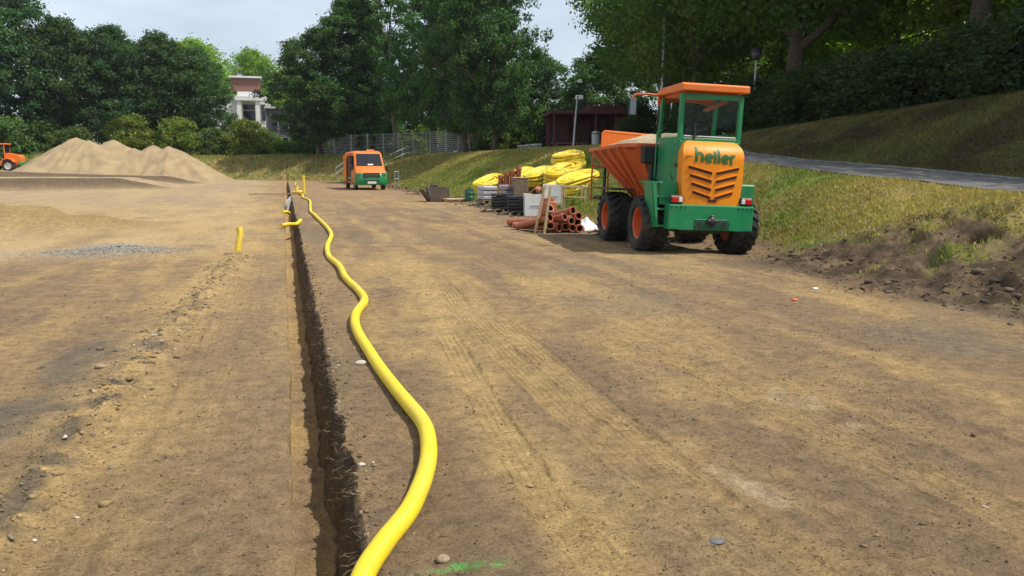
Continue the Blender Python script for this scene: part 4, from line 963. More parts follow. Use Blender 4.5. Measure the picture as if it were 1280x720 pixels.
# cab
for sg in (-1, 1):
    mb = MB(); mb.box((-.50, sg*.555, 2.44), (.09, .085, .86), ch=.015); mb.build('rear_pillar', M['green'], D)
    mb = MB(); mb.bar((.62, sg*.55, 2.04), (.52, sg*.53, 2.86), .06, .07, .012); mb.build('front_pillar', M['green'], D)
    mb = MB(); mb.box((.05, sg*.555, 2.06), (1.1, .06, .09), ch=.012); mb.build('side_sill', M['green'], D)
    mb = MB(); mb.box((.04, sg*.55, 2.46), (.98, .012, .72)); mb.build('side_window', M['glass'], D)
mb = MB(); mb.box((-.50, 0, 2.055), (.10, 1.03, .075), ch=.012); mb.build('rear_sill', M['green'], D); mb = MB(); mb.box((-.50, 0, 2.82), (.08, 1.03, .10), ch=.012); mb.build('rear_header', M['green'], D)
mb = MB(); mb.box((-.505, 0, 2.43), (.012, 1.02, .68)); mb.build('rear_window', M['glass'], D)
mb = MB(); mb.box((-.535, 0, 2.115), (.02, .98, .022), ch=.005); mb.build('window_bar', M['steel'], D)
mb = MB(); mb.plate([(.60, -.5, 2.10), (.60, .5, 2.10), (.52, .5, 2.80), (.52, -.5, 2.80)], .012); mb.build('windscreen', M['glass'], D)
mb = MB(); mb.prism([(-.68, 2.90), (-.68, 3.01), (-.64, 3.035), (.30, 3.02), (.60, 2.98), (.72, 2.90), (.60, 2.90)], -.635, .635, 'Y'); rf = mb.build('roof', M['orange_roof'], D)
mod = rf.modifiers.new('bevel', 'BEVEL'); mod.width = .015; mod.segments = 2
mb = MB()
AR = [(u, 2.72+.10*(1-(u/.6)**2)) for u in np.linspace(-.6, .6, 13)]
mb.prism([(-.6, 2.9)]+AR+[(.6, 2.9)], .63, .68, 'X'); mb.build('front_visor', M['orange_roof'], rf)
mb = MB(); mb.box((0, 0, 2.872), (1.0, 1.0, .04)); mb.build('headliner', M['orange_roof'], rf)
mb = MB(); mb.bar((.48, -.30, 2.66), (-.05, -.47, 2.80), .12, .05, .01); mb.build('sun_blind', M['orange_worn'], D)
mb = MB(); mb.box((.02, 0, 2.12), (.12, .46, .42), ch=.04); mb.box((.2, 0, 1.98), (.42, .46, .12), ch=.03); mb.build('seat', M['black'], D)
mb = MB(); mb.tube([(.42+.05*math.sin(a), .19*math.cos(a), 2.26+.15*math.sin(a)) for a in np.linspace(0, 6.283, 20, endpoint=False)], .014, 6, closed=True); mb.tube([(.42, 0, 2.26), (.55, 0, 2.05)], .02, 6); mb.build('steering_wheel', M['black'], D, 50)
mb = MB(); mb.tube([(.55, .6, 2.9), (.58, .85, 2.92), (.6, 1.08, 2.90), (.6, 1.12, 2.84)], .022, 8); arm = mb.build('mirror_arm', M['orange_worn'], D, 40)
mb = MB(); mb.box((.6, 1.12, 2.66), (.07, .17, .36), ch=.03); mi = mb.build('mirror', M['black'], D)
mb = MB(); mb.box((.562, 1.12, 2.66), (.012, .12, .28), ch=.004); mb.build('mirror_glass', mat('mirror', (.14, .15, .155), .08, metal=1, var=0), mi)
for sg in (-1, 1):
    mb = MB(); mb.tube([(-.44, sg*.62, 1.35), (-.47, sg*.68, 1.42), (-.47, sg*.68, 1.90), (-.44, sg*.62, 1.97)], .016, 7); mb.build('grab_rail', M['green'], D, 40)
    mb = MB(); mb.tube([(.3, sg*.62, 1.3), (.3, sg*.7, 1.35), (.3, sg*.7, 2.2), (.3, sg*.6, 2.25)], .014, 6); mb.build('grab_rail', M['green'], D, 40)
mb = MB(); mb.box((.62, .72, 1.78), (.16, .30, .34), ch=.03); mb.box((.62, .62, 1.45), (.12, .18, .6), ch=.03); mb.build('filter_housing', M['black'], D)
for (y0_, y1_) in ((-.25, -.32), (.22, .30), (.0, .05)):
    mb = MB(); mb.tube([(.55, y0_, 1.0), (.75, y0_, .78), (.95, y1_, .82), (1.15, y1_, .95)], .02, 7); mb.build('hydraulic_hose', M['black'], D, 40)
for sg in (-1, 1):
    for z in (1.25, 1.6):
        mb = MB(); mb.box((-.49, sg*.605, z), (.10, .03, .07), ch=.008); mb.build('hinge', M['darksteel'], D)
    for k in range(4):
        mb = MB(); mb.lathe([(0, -.884), (.014, -.882), (.016, -.868)], 8, 'X', (0, sg*(.50+.085*k), .855)); mb.build('bolt', M['darksteel'], bm_, 40)
mb = MB(); mb.box((-.555, .30, 2.20), (.02, .03, .28), ch=.004); mb.bar((-.56, .30, 2.16), (-.56, -.1, 2.40), .012, .012); mb.build('wiper', M['black'], D)
# hopper
topo = [(3.25, 1.2), (3.25, -1.2), (1.0, -1.2), (.66, -.93), (.66, .93), (1.0, 1.2)]
boto = [(2.35, .45), (2.35, -.45), (1.35, -.45), (1.12, -.36), (1.12, .36), (1.35, .45)]
zt = lambda x: 1.99-.03*(x-.66)
hp = MB(); T = [(x, y, zt(x)) for x, y in topo]; B_ = [(x, y, .92) for x, y in boto]; ins = [(x*.975+.045, y*.955, zt(x)) for x, y in topo]; insb = [(x, y*.9, 1.6) for x, y in [(3.0, .95), (3.0, -.95), (1.15, -.95), (.95, -.8), (.95, .8), (1.15, .95)]]
V_ = T+B_+ins+insb; fs = [tuple(range(6, 12))]
for i in range(6): j = (i+1) % 6; fs += [(i, j, 6+j, 6+i), (i, 12+i, 12+j, j), (12+i, 18+i, 18+j, 12+j)]
hp.add(V_, fs); hop = hp.build('hopper', M['orange_worn'], D)
mb = MB()
for i in range(6): j = (i+1) % 6; mb.bar((T[i][0], T[i][1], T[i][2]-.03), (T[j][0], T[j][1], T[j][2]-.03), .045, .075, .01)
mb.build('rim_rail', M['orange_worn'], hop)
for sg in (-1, 1):
    for q in (.12, .40, .68, .95):
        xt = 3.2+(1.0-3.2)*q; xb_ = 2.33+(1.35-2.33)*q
        a = Vector((xt, sg*1.21, zt(xt)-.07)); b = Vector((xb_, sg*.465, .93)); mb = MB(); mb.bar(a, b, .05, .05, .008, up=(1, 0, 0)); mb.build('rib', M['orange_worn'], hop)
mb = MB(); mb.box((1.75, 0, .90), (1.3, .6, .14), ch=.02); mb.box((1.35, .42, .82), (.16, .16, .26), ch=.03); mb.build('tilt_frame', M['orange_worn'], hop)
fp = MB(); 
op = [(-.20, 1.9), (-.20, 2.22), (-.16, 2.27), (.93, 2.31), (.98, 2.27), (.98, 1.9)]
fp.prism(op, 3.02, 3.06, 'X'); fpo = fp.build('front_guard', M['orange_roof'], hop)
fr_ = MB(); fr_.tube([(3.04, -.20, 1.95), (3.04, -.20, 2.22), (3.04, -.16, 2.27), (3.04, .93, 2.31), (3.04, .98, 2.27), (3.04, .98, 1.95)], .028, 7); fr_.build('guard_tube', M['orange_roof'], hop, 40)
# ladder at the front left corner
for y in (1.10, .72):
    mb = MB(); mb.tube([(3.3, y, .78), (3.32, y, 1.3), (3.34, y-.02, 1.88)], .020, 7); mb.build('ladder_rail', M['orange_worn'], D, 40)
for z in (.82, 1.06, 1.30, 1.54):
    mb = MB(); mb.tube([(3.3+.02*z, .72, z), (3.3+.02*z, 1.10, z)], .018, 6); mb.build('ladder_rung', M['orange_worn'], D, 40)
mb = MB(); mb.tube([(3.1, .86, .7), (3.1, .86, 1.85)], .035, 8); mb.build('tilt_ram', M['darksteel'], D, 40)
mb = MB(); mb.box((3.05, 0, .86), (.5, 2.1, .07), ch=.015); mb.box((2.15, .87, 1.08), (1.0, .5, .035), ch=.01); mb.box((2.15, -.87, 1.08), (1.0, .5, .035), ch=.01); mb.build('front_platform', M['darksteel'], D)
# the load
lx = np.linspace(.8, 3.15, 34); ly = np.linspace(-1.1, 1.1, 30); LX, LY = np.meshgrid(lx, ly)
LZ = 1.95+.30*ga((LX-1.5)/1.0, 1)*ga(LY/1.0, 1)+.07*ga((LX-2.7)/.3, 1)*ga((LY-.7)/.3, 1)+.05*fbm(LX*4, LY*4, 301, 4)
LZ = np.where((np.abs(LY) > 1.0) | (LX < .9), 1.88, LZ)
i_ = np.arange(LX.size).reshape(LX.shape)
ld = link('sand_load', np_mesh('sand_load', np.stack([LX, LY, LZ], -1).reshape(-1, 3), np.stack([i_[:-1, :-1], i_[:-1, 1:], i_[1:, 1:], i_[1:, :-1]], -1).reshape(-1, 4), mat('load_sand', (.42, .32, .2), .95, var=.2, vscale=12, bump=.5), True), label='load of pale sand heaped in the dumper hopper', cat='sand')
bpy.context.view_layer.update(); ld.matrix_world = D.matrix_world.copy()

# ------------------------------------------------------------------ van
V = empty('van', (5.0, 53.2, zf1(5.0, 53)), R(-90+4), label='orange panel van with green front parked on the bare field', cat='van')
secs = [(-2.62, .48, 2.25, .93, .80), (-2.52, .40, 2.38, .97, .86), (-.5, .38, 2.42, .98, .87), (.95, .38, 2.42, .98, .87), (1.25, .38, 2.36, .98, .85), (1.42, .38, 2.22, .98, .84), (1.80, .38, 1.72, .98, .88), (2.05, .38, 1.40, .97, .90), (2.35, .38, 1.24, .94, .86), (2.52, .40, 1.05, .86, .78)]
mb = MB(); n_ = 12; vs = []; fs = []
for (x, zl, zt_, wl, wt) in secs:
    bz = min(1.18, zt_-.12); pts = [(wl*.94, zl), (wl, zl+.12), (wl, bz), (wt+.02, zt_-.10), (wt-.06, zt_-.03), (wt-.2, zt_)]
    for (y, z) in pts: vs.append((x, y, z))
    for (y, z) in pts[::-1]: vs.append((x, -y, z))
for i in range(len(secs)-1):
    for j in range(n_): fs.append((i*n_+j, i*n_+(j+1) % n_, (i+1)*n_+(j+1) % n_, (i+1)*n_+j))
fs += [tuple(range(n_)), tuple((len(secs)-1)*n_+j for j in range(n_-1, -1, -1))]
mb.add(vs, fs); vb = mb.build('body', M['orange_roof'], V, 30)
# green front clip
vs = []; fs = []; us = np.linspace(-1, 1, 13); pr_ = [(2.20, 1.17), (2.45, 1.12), (2.60, .98), (2.67, .72), (2.68, .45), (2.60, .33), (2.20, .31)]
for u in us:
    cv = .16*abs(u)**3.2; hwid = 1.0-.0*abs(u)
    for (x, z) in pr_: vs.append((x-cv*((x-2.2)/.48)*1.5 if abs(u) > .1 else x, u*.995, z-(.05*abs(u)**4 if z > .9 else 0)))
k = len(pr_)
for i in range(12):
    for j in range(k-1): fs.append((i*k+j, i*k+j+1, (i+1)*k+j+1, (i+1)*k+j))
fs += [tuple(range(k)), tuple(12*k+j for j in range(k-1, -1, -1))]
mb = MB(); mb.add(vs, fs); vf = mb.build('front_bumper', M['green'], V, 35)
for i in range(4):
    mb = MB(); mb.box((2.645-.012*i, 0, .80+.075*i), (.07, 1.0-.04*(3-i), .03), ch=.008); mb.build('grille_slat', mat('grille', (.05, .12, .03), .5) if i == 0 else bpy.data.materials['grille'], vf)
mb = MB(); mb.box((2.615, 0, .91), (.07, 1.02, .32), ch=.02); mb.build('grille', M['black'], vf)
mb = MB(); mb.box((2.64, 0, .60), (.10, .9, .10), ch=.02); mb.build('air_intake', M['black'], vf)
for sg in (-1, 1):
    mb = MB(); mb.box((2.50, sg*.76, .98), (.14, .30, .22), ch=.05); mb.build('headlight', mat('headlight_glass', (.10, .22, .14), .1) if sg < 0 else bpy.data.materials['headlight_glass'], V)
    mb = MB(); mb.plate([(1.72, sg*.975, 1.30), (.75, sg*.992, 1.24), (.75, sg*.91, 2.12), (1.38, sg*.90, 2.10)], .02*-sg); mb.build('side_window', M['darkglass'], V)
    mb = MB(); mb.box((1.72, sg*1.12, 1.36), (.12, .16, .34), ch=.04); mb.bar((1.75, sg*.95, 1.3), (1.72, sg*1.08, 1.28), .05, .05); mb.build('mirror', M['black'], V)
    mb = MB(); mb.box((-.3, sg*.99, .70), (3.6, .03, .14), ch=.01); mb.build('side_trim', M['green'], V)
    mb = MB(); mb.box((.68, sg*.988, 1.3), (.03, .02, 1.6)); mb.build('door_gap', M['black'], V)
    mb = MB(); mb.box((-.62, sg*.988, 1.3), (.03, .02, 1.6)); mb.build('door_gap', M['black'], V)
mb = MB(); mb.box((.02, -.965, 1.32), (1.15, .05, 1.65), ch=.02); mb.build('open_door_bay', M['black'], V)
mb = MB(); mb.box((-1.35, -1.06, 1.33), (1.2, .05, 1.68), ch=.03); mb.build('sliding_door', M['orange_roof'], V)
mb = MB(); mb.plate([(1.985, -.80, 1.50), (1.985, .80, 1.50), (1.44, .74, 2.23), (1.44, -.74, 2.23)], .022); ws = mb.build('windscreen', M['darkglass'], V)
mb = MB(); mb.plate([(2.002, -.12, 1.53), (2.002, .22, 1.53), (1.95, .22, 1.60), (1.95, -.12, 1.60)], .02); mb.build('paper', M['white'], ws)
mb = MB(); mb.box((2.70, 0, .47), (.03, .54, .13), ch=.005); mb.build('number_plate', M['white'], V)
mb = MB(); mb.box((.9, .25, 2.46), (.22, .5, .09), ch=.03); mb.build('roof_beacon', mat('amber', (.75, .30, .12), .3), V)
mb = MB(); mb.box((-.6, -.5, 2.45), (1.6, .3, .05)); mb.build('roof_rack', M['darksteel'], V)
for (x, s_) in ((1.72, 1), (1.72, -1), (-1.6, 1), (-1.6, -1)): wheel(V, (x, s_*.86, .33), .34, .22, .2, s_, M['steel'], 0)

# ------------------------------------------------------------------ small wheel loader by the heap
Lo = empty('wheel_loader', (-25.6, 87.0, zf1(-25.6, 87)), R(180-8), label='small orange wheel loader at the left foot of the sand heap', cat='wheel loader')
for (x, s_) in ((-.85, 1), (-.85, -1), (1.0, 1), (1.0, -1)): wheel(Lo, (x, s_*.72, .55), .57, .45, .30, s_, M['whitelens'], 16)
mb = MB(); mb.prism([(-1.75, .75), (-1.8, 1.35), (-1.65, 1.55), (-.55, 1.75), (-.55, .65), (-1.5, .65)], -.55, .55, 'Y'); mb.build('engine_hood', M['orange_roof'], Lo)
mb = MB(); mb.box((-1.78, 0, .72), (.24, 1.3, .36), ch=.04); mb.build('counterweight', M['green'], Lo)
mb = MB(); mb.box((.1, 0, .75), (1.4, 1.0, .4), ch=.03); mb.box((1.2, 0, .75), (.9, .7, .5), ch=.03); mb.build('chassis', M['orange_roof'], Lo)
for sg in (-1, 1):
    mb = MB(); mb.prism([(-1.45, .9), (-1.2, 1.2), (-.85, 1.28), (-.45, 1.2), (-.25, .95), (-.35, .93), (-.55, 1.12), (-.85, 1.2), (-1.15, 1.1), (-1.35, .88)], sg*.5, sg*.95, 'Y'); mb.build('mudguard', M['orange_roof'], Lo)
    for x in (-.5, .55):
        mb = MB(); mb.bar((x, sg*.55, .9), (x*.95, sg*.52, 2.55), .08, .08, .012); mb.build('cab_post', M['orange_roof'], Lo)
    mb = MB(); mb.box((.02, sg*.53, 1.75), (.96, .015, 1.4)); mb.build('side_glass', M['glass'], Lo)
    mb = MB(); mb.bar((.9, sg*.38, 1.35), (2.2, sg*.38, .6), .10, .2, .02); mb.build('lift_arm', M['orange_roof'], Lo)
mb = MB(); mb.box((0, 0, 2.58), (1.35, 1.22, .12), ch=.04); mb.build('cab_roof', M['orange_roof'], Lo)
mb = MB(); mb.box((-.52, 0, 2.05), (.02, .95, .8)); mb.build('rear_glass', M['darkglass'], Lo)
mb = MB(); mb.box((-.15, 0, 1.35), (.14, .45, .6), ch=.04); mb.box((.05, 0, 1.1), (.45, .45, .14), ch=.03); mb.build('seat', M['black'], Lo)
mb = MB(); mb.prism([(2.15, .15), (2.75, .12), (2.8, .16), (2.3, .22), (2.2, .55), (2.35, .85), (2.3, .88), (2.12, .6)], -1.0, 1.0, 'Y'); mb.build('bucket', M['orange_roof'], Lo)

# ------------------------------------------------------------------ yellow drain pipes
yb = M['yellow'].node_tree; p_ = yb.nodes['Principled BSDF']
uvn = yb.nodes.new('ShaderNodeAttribute'); uvn.attribute_name = 'len'; sn = yb.nodes.new('ShaderNodeMath'); sn.operation = 'MULTIPLY'; sn.inputs[1].default_value = 2*math.pi/.017
s2 = yb.nodes.new('ShaderNodeMath'); s2.operation = 'SINE'; bp = yb.nodes.new('ShaderNodeBump'); bp.inputs['Strength'].default_value = .7; bp.inputs['Distance'].default_value = .0025
yb.links.new(uvn.outputs['Fac'], sn.inputs[0]); yb.links.new(sn.outputs[0], s2.inputs[0]); yb.links.new(s2.outputs[0], bp.inputs['Height']); yb.links.new(bp.outputs[0], p_.inputs['Normal'])
def pipe_mesh(name, pts, r, n, closed_caps=True):
    mb = MB(); mb.tube(pts, r, n, cap=closed_caps); me = mb.mesh(name, M['yellow'], 60)
    P = np.array([tuple(p) for p in pts]); ln = np.concatenate([[0], np.cumsum(np.linalg.norm(np.diff(P, axis=0), axis=1))])
    at = me.attributes.new('len', 'FLOAT', 'POINT'); at.data.foreach_set('value', np.repeat(ln, n).astype(np.float32)); return me
HOSE = [(.55, -.6), (.34, .6), (.16, 1.7), (.12, 2.45), (.22, 3.0), (.34, 3.31), (.52, 3.67), (.67, 4.11), (.75, 4.49), (.78, 4.87), (.74, 5.43), (.69, 6.2), (.66, 6.99), (.63, 7.99), (.68, 8.7), (.86, 9.62), (.87, 10.53), (.79, 11.73), (.79, 13.2), (.71, 14.68), (.77, 16.46), (.99, 19.12), (.97, 22.27), (.87, 26.64), (.82, 28.5), (.9, 31.75), (1.04, 37.44), (.82, 40.2), (.88, 44.49), (.76, 47), (.85, 51), (.72, 54.67), (.9, 60), (.75, 66), (.95, 73.81)]
hp_ = spline([(x*.956, y*.956) for x, y in HOSE], 9); HR = .047
hz_ = [zf1(max(p[0], .36), p[1])+HR*.93+.012*math.sin(p[1]*1.7) for p in hp_]
kr = np.ones(13)/13; hz_ = np.convolve(np.pad(np.array(hz_), 6, mode='edge'), kr, 'valid')
link('drain_pipe', pipe_mesh('drain_pipe', [(p[0], p[1], z) for p, z in zip(hp_, hz_)], HR, 20), label='long wavy yellow drain pipe lying beside the trench', cat='pipe')
def stub(pts, r, label, name='pipe_stub'):
    o = link(name, pipe_mesh(name, spline(pts, 6), r, 12), label=label, cat='pipe'); return o
zz = zf1(-.85, 15)
stub([(-.87, 15.0, zz-.15), (-.84, 15.0, zz+.1), (-.80, 15.02, zz+.32), (-.82, 15.03, zz+.44)], .055, 'short yellow pipe stub standing upright in the sand left of the trench')
stub([(-.12, 20.6, .10), (.06, 21.0, .10), (.24, 21.6, .06), (.36, 22.1, .12)], .05, 'short bent yellow pipe lying across the trench')
stub([(1.0, 46, zf1(1, 46)-.1), (1.0, 46, .45), (.99, 46, 1.0)], .07, 'thin yellow pipe stub standing upright by the far end of the long pipe')
stub([(.42, 45.2, .1), (.65, 45.0, .12), (.9, 45.0, .12)], .07, 'short yellow pipe lying between the plank and the upright stub')
stub([(-.10, 27.0, .06), (.02, 27.3, .06), (.1, 27.6, 0)], .05, 'small yellow pipe end poking over the left edge of the trench')
o = empty('plank', (-.5, 43.5, .05), R(4), label='weathered grey plank laid across the far trench', cat='plank')
mb = MB(); mb.box((0, 0, .03), (2.6, .25, .05), ch=.006); mb.build('board', M['woodold'], o)
for x in (-1.0, 1.0):
    mb = MB(); mb.box((x, 0, .065), (.08, .22, .025)); mb.build('cleat', M['woodold'], o)
o = empty('shoring_panel', (.02, 33.5, -.3), label='pale grey panel standing in the trench', cat='panel')
mb = MB(); mb.plate([(.0, 0, 0), (.22, 5.5, 0), (.20, 5.5, .42), (-.02, 0, .40)], .03); mb.build('board', M['concrete'], o)
mb = MB(); mb.box((.02, .25, .20), (.05, .12, .10)); mb.build('hand_hole', M['black'], o)

# ------------------------------------------------------------------ coils of yellow pipe
def coil_meshes(seed, L0, W0, layers, r):
    rr_ = random.Random(seed); mb = MB(); cols_ = 5
    for k in range(layers):
        for q in range(cols_):
            off = q*r*1.85+rr_.uniform(-.02, .02); a, b = L0/2-off+rr_.uniform(-.05, .05), W0/2-off*.9
            if b < .06: continue
            z = r+k*r*1.7+rr_.uniform(-.012, .012); ph_ = rr_.uniform(-.06, .06); pts = []
            for t in np.linspace(0, 2*math.pi, 30, endpoint=False):
                c, s_ = math.cos(t), math.sin(t)
                x = a*math.copysign(abs(c)**.75, c); y = b*math.copysign(abs(s_)**.75, s_)
                pts.append((x*math.cos(ph_)-y*math.sin(ph_), x*math.sin(ph_)+y*math.cos(ph_), z+.02*math.sin(2*t+seed+k)))
            mb.tube(pts, r*.95, 7, closed=True)
    st = MB()
    for x in (-L0*.26, L0*.24):
        y = W0/2; H_ = layers*r*1.7+.05
        for sg in (-1, 1):
            st.tube([(x, sg*(y+.015), -.0), (x, sg*(y+.02), H_/2), (x, sg*(y-.02), H_+.01), (x, sg*(y-.27), H_+.01), (x, sg*(y-.28), 0), (x, sg*(y+.015), 0)], .010, 5)
    return mb.mesh('coil', M['yellow'], 60), st.mesh('strap', M['wood'])
CM = [coil_meshes(1, 1.35, .85, 5, .050), coil_meshes(2, 1.15, .85, 5, .050), coil_meshes(3, 1.55, .90, 5, .050)]
for (k, x, y, dz, rz, rx, ry, sc, lb) in [
    (2, 9.0, 36.0, .0, 35, 12, -14, 1.1, 'yellow pipe coil leaning behind the grey foil wrapped pallets'),
    (0, 9.05, 30.6, .02, 30, 14, -18, .9, 'yellow pipe coil beside the upright red brown pipes'),
    (0, 9.05, 28.2, -.02, 20, 10, -14, 1.0, 'lowest yellow pipe coil of the pile on the slope, above the white boxes'),
    (1, 9.75, 27.3, .22, 10, 6, -10, 1.0, 'topmost yellow pipe coil of the pile on the slope'),
    (2, 9.35, 26.5, .0, 25, 10, -16, 1.05, 'yellow pipe coil in the middle of the pile on the slope'),
    (0, 9.15, 24.6, -.03, 5, 10, -16, 1.0, 'yellow pipe coil at the end of the pile behind the dumper'),
    (1, 8.7, 25.5, .02, 15, 4, -12, .75, 'small yellow pipe coil just above the white boxes')]:
    o = empty('pipe_coil', (x, y, zf1(x, y)+dz), R(rz), R(rx), R(ry), label=lb, cat='pipe coil', group='yellow pipe coils on the slope'); o.scale = (sc,)*3
    link('loops', CM[k][0], o); link('strap', CM[k][1], o)

# ------------------------------------------------------------------ red brown pipes
def kg_pipe(a, b, r, label, group, name='sewer_pipe'):
    a, b = Vector(a), Vector(b); o = empty(name, a, label=label, cat='pipe', group=group); d = b-a
    rot = d.to_track_quat('Z', 'Y'); L0 = d.length
    m1 = MB(); m1.lathe([(r*.88, .0), (r*1.18, 0), (r*1.18, .10), (r*1.0, .14), (r, L0), (r*.88, L0), (r*.88, .0)], 14, 'Z')
    c = m1.build('tube', M['kg'], o, 35); c.rotation_mode = 'QUATERNION'; c.rotation_quaternion = rot
    m2 = MB(); m2.lathe([(r*.865, .02), (r*.865, L0-.02)], 14, 'Z'); c = m2.build('bore', M['kgin'], o, 35); c.rotation_mode = 'QUATERNION'; c.rotation_quaternion = rot
    m3 = MB(); m3.lathe([(r*1.19, .03), (r*1.24, .04), (r*1.24, .075), (r*1.19, .085)], 14, 'Z'); c = m3.build('socket_bead', M['kg'], o, 35); c.rotation_mode = 'QUATERNION'; c.rotation_quaternion = rot
G4 = 'red brown pipes in the loose pile'
for i, (x, z) in enumerate([(5.98, .56), (6.0, .33), (5.97, .15), (6.22, .10), (6.38, .12), (6.33, .36), (6.56, .50), (6.70, .38), (6.50, .26), (6.68, .22), (6.55, .09), (6.71, .08)]):
    an = R((8, 25, -18, 30, -8, 34, 22, 6, 12, 2, 10, 4)[i]); L0 = (.5, 1.2, .55, 1.5, .9, 1.3, 1.4, 1.2, 1.3, 1.3, 1.4, 1.3)[i]; g = zf1(x, 18)
    b = (x-math.sin(an)*L0, 18+math.cos(an)*L0, max(zf1(x-math.sin(an)*L0, 18+L0)+.09, z+g*.5-(.25 if z > .3 else 0)))
    kg_pipe((x, 18+.05*math.sin(i*2.2), z+g*.5+.02), b, .082, 'red brown plastic sewer pipe in the loose pile beside the dumper', G4)
kg_pipe((5.62, 20.3, .10), (6.1, 18.9, .22), .08, 'red brown pipe poking out of the pile towards the field', None)
kg_pipe((7.55, 24.2, .70), (7.9, 25.0, .78), .12, 'short red brown pipe lying on top of the white box', None)
for i in range(8):
    x, y = 7.62+.20*(i % 4)+.05*(i//4), 28.9+.24*(i//4)-.10*(i % 4); g = zf1(x, y)
    kg_pipe((x+.05, y-.06, g+1.02+.04*math.sin(i*3)), (x, y, g+.04), .088, 'red brown pipe standing upright in the strapped bundle', 'upright red brown pipes')
o = empty('junction_box', (7.0, 21.2, zf1(7.0, 21.2)), R(20), label='square red brown drain fitting behind the pipe pile', cat='drain fitting')
mb = MB(); mb.box((0, 0, .30), (.34, .34, .56), ch=.03); mb.build('body', M['kg'], o); mb = MB(); mb.lathe([(.14, .58), (.16, .58), (.16, .66), (.12, .66), (.12, .50)], 16, 'Z'); mb.build('neck', M['kg'], o, 35)

# timber stakes and frame
for (a, b, lb) in (((5.70, 18.3, -.03), (5.95, 18.32, 1.08), 'raw timber slat leaning on the pipe pile, wider of the two'), ((5.78, 17.85, -.03), (5.95, 17.9, 1.08), 'raw timber slat leaning on the pipe pile, beside the wider slat')):
    a, b = Vector(a), Vector(b); o = empty('leaning_timber', a, label=lb, cat='timber'); mb = MB(); mb.bar((0, 0, 0), b-a, .04, .10 if 'wider of' in lb else .085, .004, up=(0, 1, 0)); mb.build('slat', M['wood'], o)
    mb = MB(); mb.box((b-a)*.82, (.05, .06, .012)); mb.build('nail_plate', M['steel'], o)
o = empty('trestle', (8.05, 22.9, zf1(8.05, 22.9)), R(-10), label='pale timber frame standing among the pipe coils', cat='timber frame')
for (a, b) in (((0, 0, 0), (0, 0, .72)), ((.62, -.05, .05), (.62, -.05, .66)), ((.62, .5, .1), (.62, .5, .70)), ((0, .5, .1), (0, .5, .74))):
    mb = MB(); mb.bar(a, b, .05, .05, .004); mb.build('post', M['wood'], o)
for (a, b) in (((-.05, 0, .74), (.67, -.05, .68)), ((-.05, .5, .76), (.67, .5, .72)), ((.62, -.1, .72), (.62, .55, .75)), ((0, -.05, .45), (.62, -.05, .40))):
    mb = MB(); mb.bar(a, b, .06, .04, .004); mb.build('rail', M['wood'], o)

# white boxes, wrapped pallets, black tray stacks, drum, pallet, bucket, bag
def manhole(x, y, w, h, rz, label):
    o = empty('manhole_box', (x, y, zf1(x, y)-.03), R(rz), label=label, cat='box', group='white boxes by the coils')
    mb = MB(); t = .05
    for (c, d) in (((0, -w/2+t/2, h/2), (w, t, h)), ((0, w/2-t/2, h/2), (w, t, h)), ((-w/2+t/2, 0, h/2), (t, w-2*t, h)), ((w/2-t/2, 0, h/2), (t, w-2*t, h)), ((0, 0, .04), (w-2*t, w-2*t, .08))): mb.box(c, d)
    mb.build('body', M['white'], o)
    mb = MB(); mb.box((0, -w/2-.008, h*.5), (w*.5, .02, h*.05)); mb.build('grip_strip', M['concrete'], o)
manhole(7.52, 24.2, .66, .68, -12, 'white open box carrying a short red brown pipe')
manhole(8.15, 24.3, .62, .70, -18, 'white open box below the small yellow coil')
def wrapped(x, y, w, d, h, rz, label, m):
    o = empty('wrapped_pallet', (x, y, zf1(x, y)-.02), R(rz), label=label, cat='pallet')
    for q in (-1, 0, 1):
        mb = MB(); mb.box((q*w*.4, 0, .05), (.09, d, .10)); mb.build('skid', M['woodold'], o)
    for q in range(5):
        mb = MB(); mb.box((0, -d/2+d*(q+.5)/5, .115), (w, d/6, .025)); mb.build('deck_board', M['woodold'], o)
    for r_ in range(3):
        mb = MB(); mb.box((.01*math.sin(r_*4), .012*math.cos(r_*5), .13+(h-.13)*(r_+.5)/3), (w*.95-.02*(r_ % 2), d*.95, (h-.13)/3*1.0-.004), ch=.045); mb.build('bag', m, o)
wrapped(7.52, 30.4, .62, .8, .66, 5, 'grey foil wrapped pallet of bags beside the green drum', M['foil'])
wrapped(7.62, 28.0, .34, .8, .72, 5, 'narrow foil wrapped pallet next to the upright red brown pipes', mat('mauve_foil', (.30, .26, .29), .3, var=.25, bump=.5, bscale=9))
def trays(x, y, w, d, n, rz, label):
    o = empty('tray_stack', (x, y, zf1(x, y)-.02), R(rz), label=label, cat='tray stack', group='black tray stacks'); r_ = random.Random(n)
    for q in (-1, 0, 1):
        mb = MB(); mb.box((q*w*.4, 0, .05), (.09, d, .10)); mb.build('skid', M['woodold'], o)
    for k in range(n):
        mb = MB(); z = .10+k*.105
        hx_ = w/2+r_.uniform(-.03, .03); mb.prism([(-hx_, z+.025), (-hx_*.5, z+r_.uniform(0, .03)), (0, z+.02), (hx_*.5, z+r_.uniform(0, .03)), (hx_, z+.02), (hx_, z+.085), (hx_*.4, z+.075), (0, z+.095), (-hx_*.6, z+.075), (-hx_, z+.09)], -d/2+r_.uniform(-.02, .02), d/2+r_.uniform(-.02, .02), 'Y'); mb.build('tray', M['black'], o)
trays(7.12, 26.6, .72, .9, 5, -12, 'stack of black trays on skids beside the narrow foil pallet')
trays(7.22, 25.0, .66, .85, 5, -12, 'stack of black trays on skids beside the white boxes')
o = empty('crate', (7.98, 27.4, zf1(7.98, 27.4)), R(-10), label='brown cardboard crate behind the black trays', cat='crate')
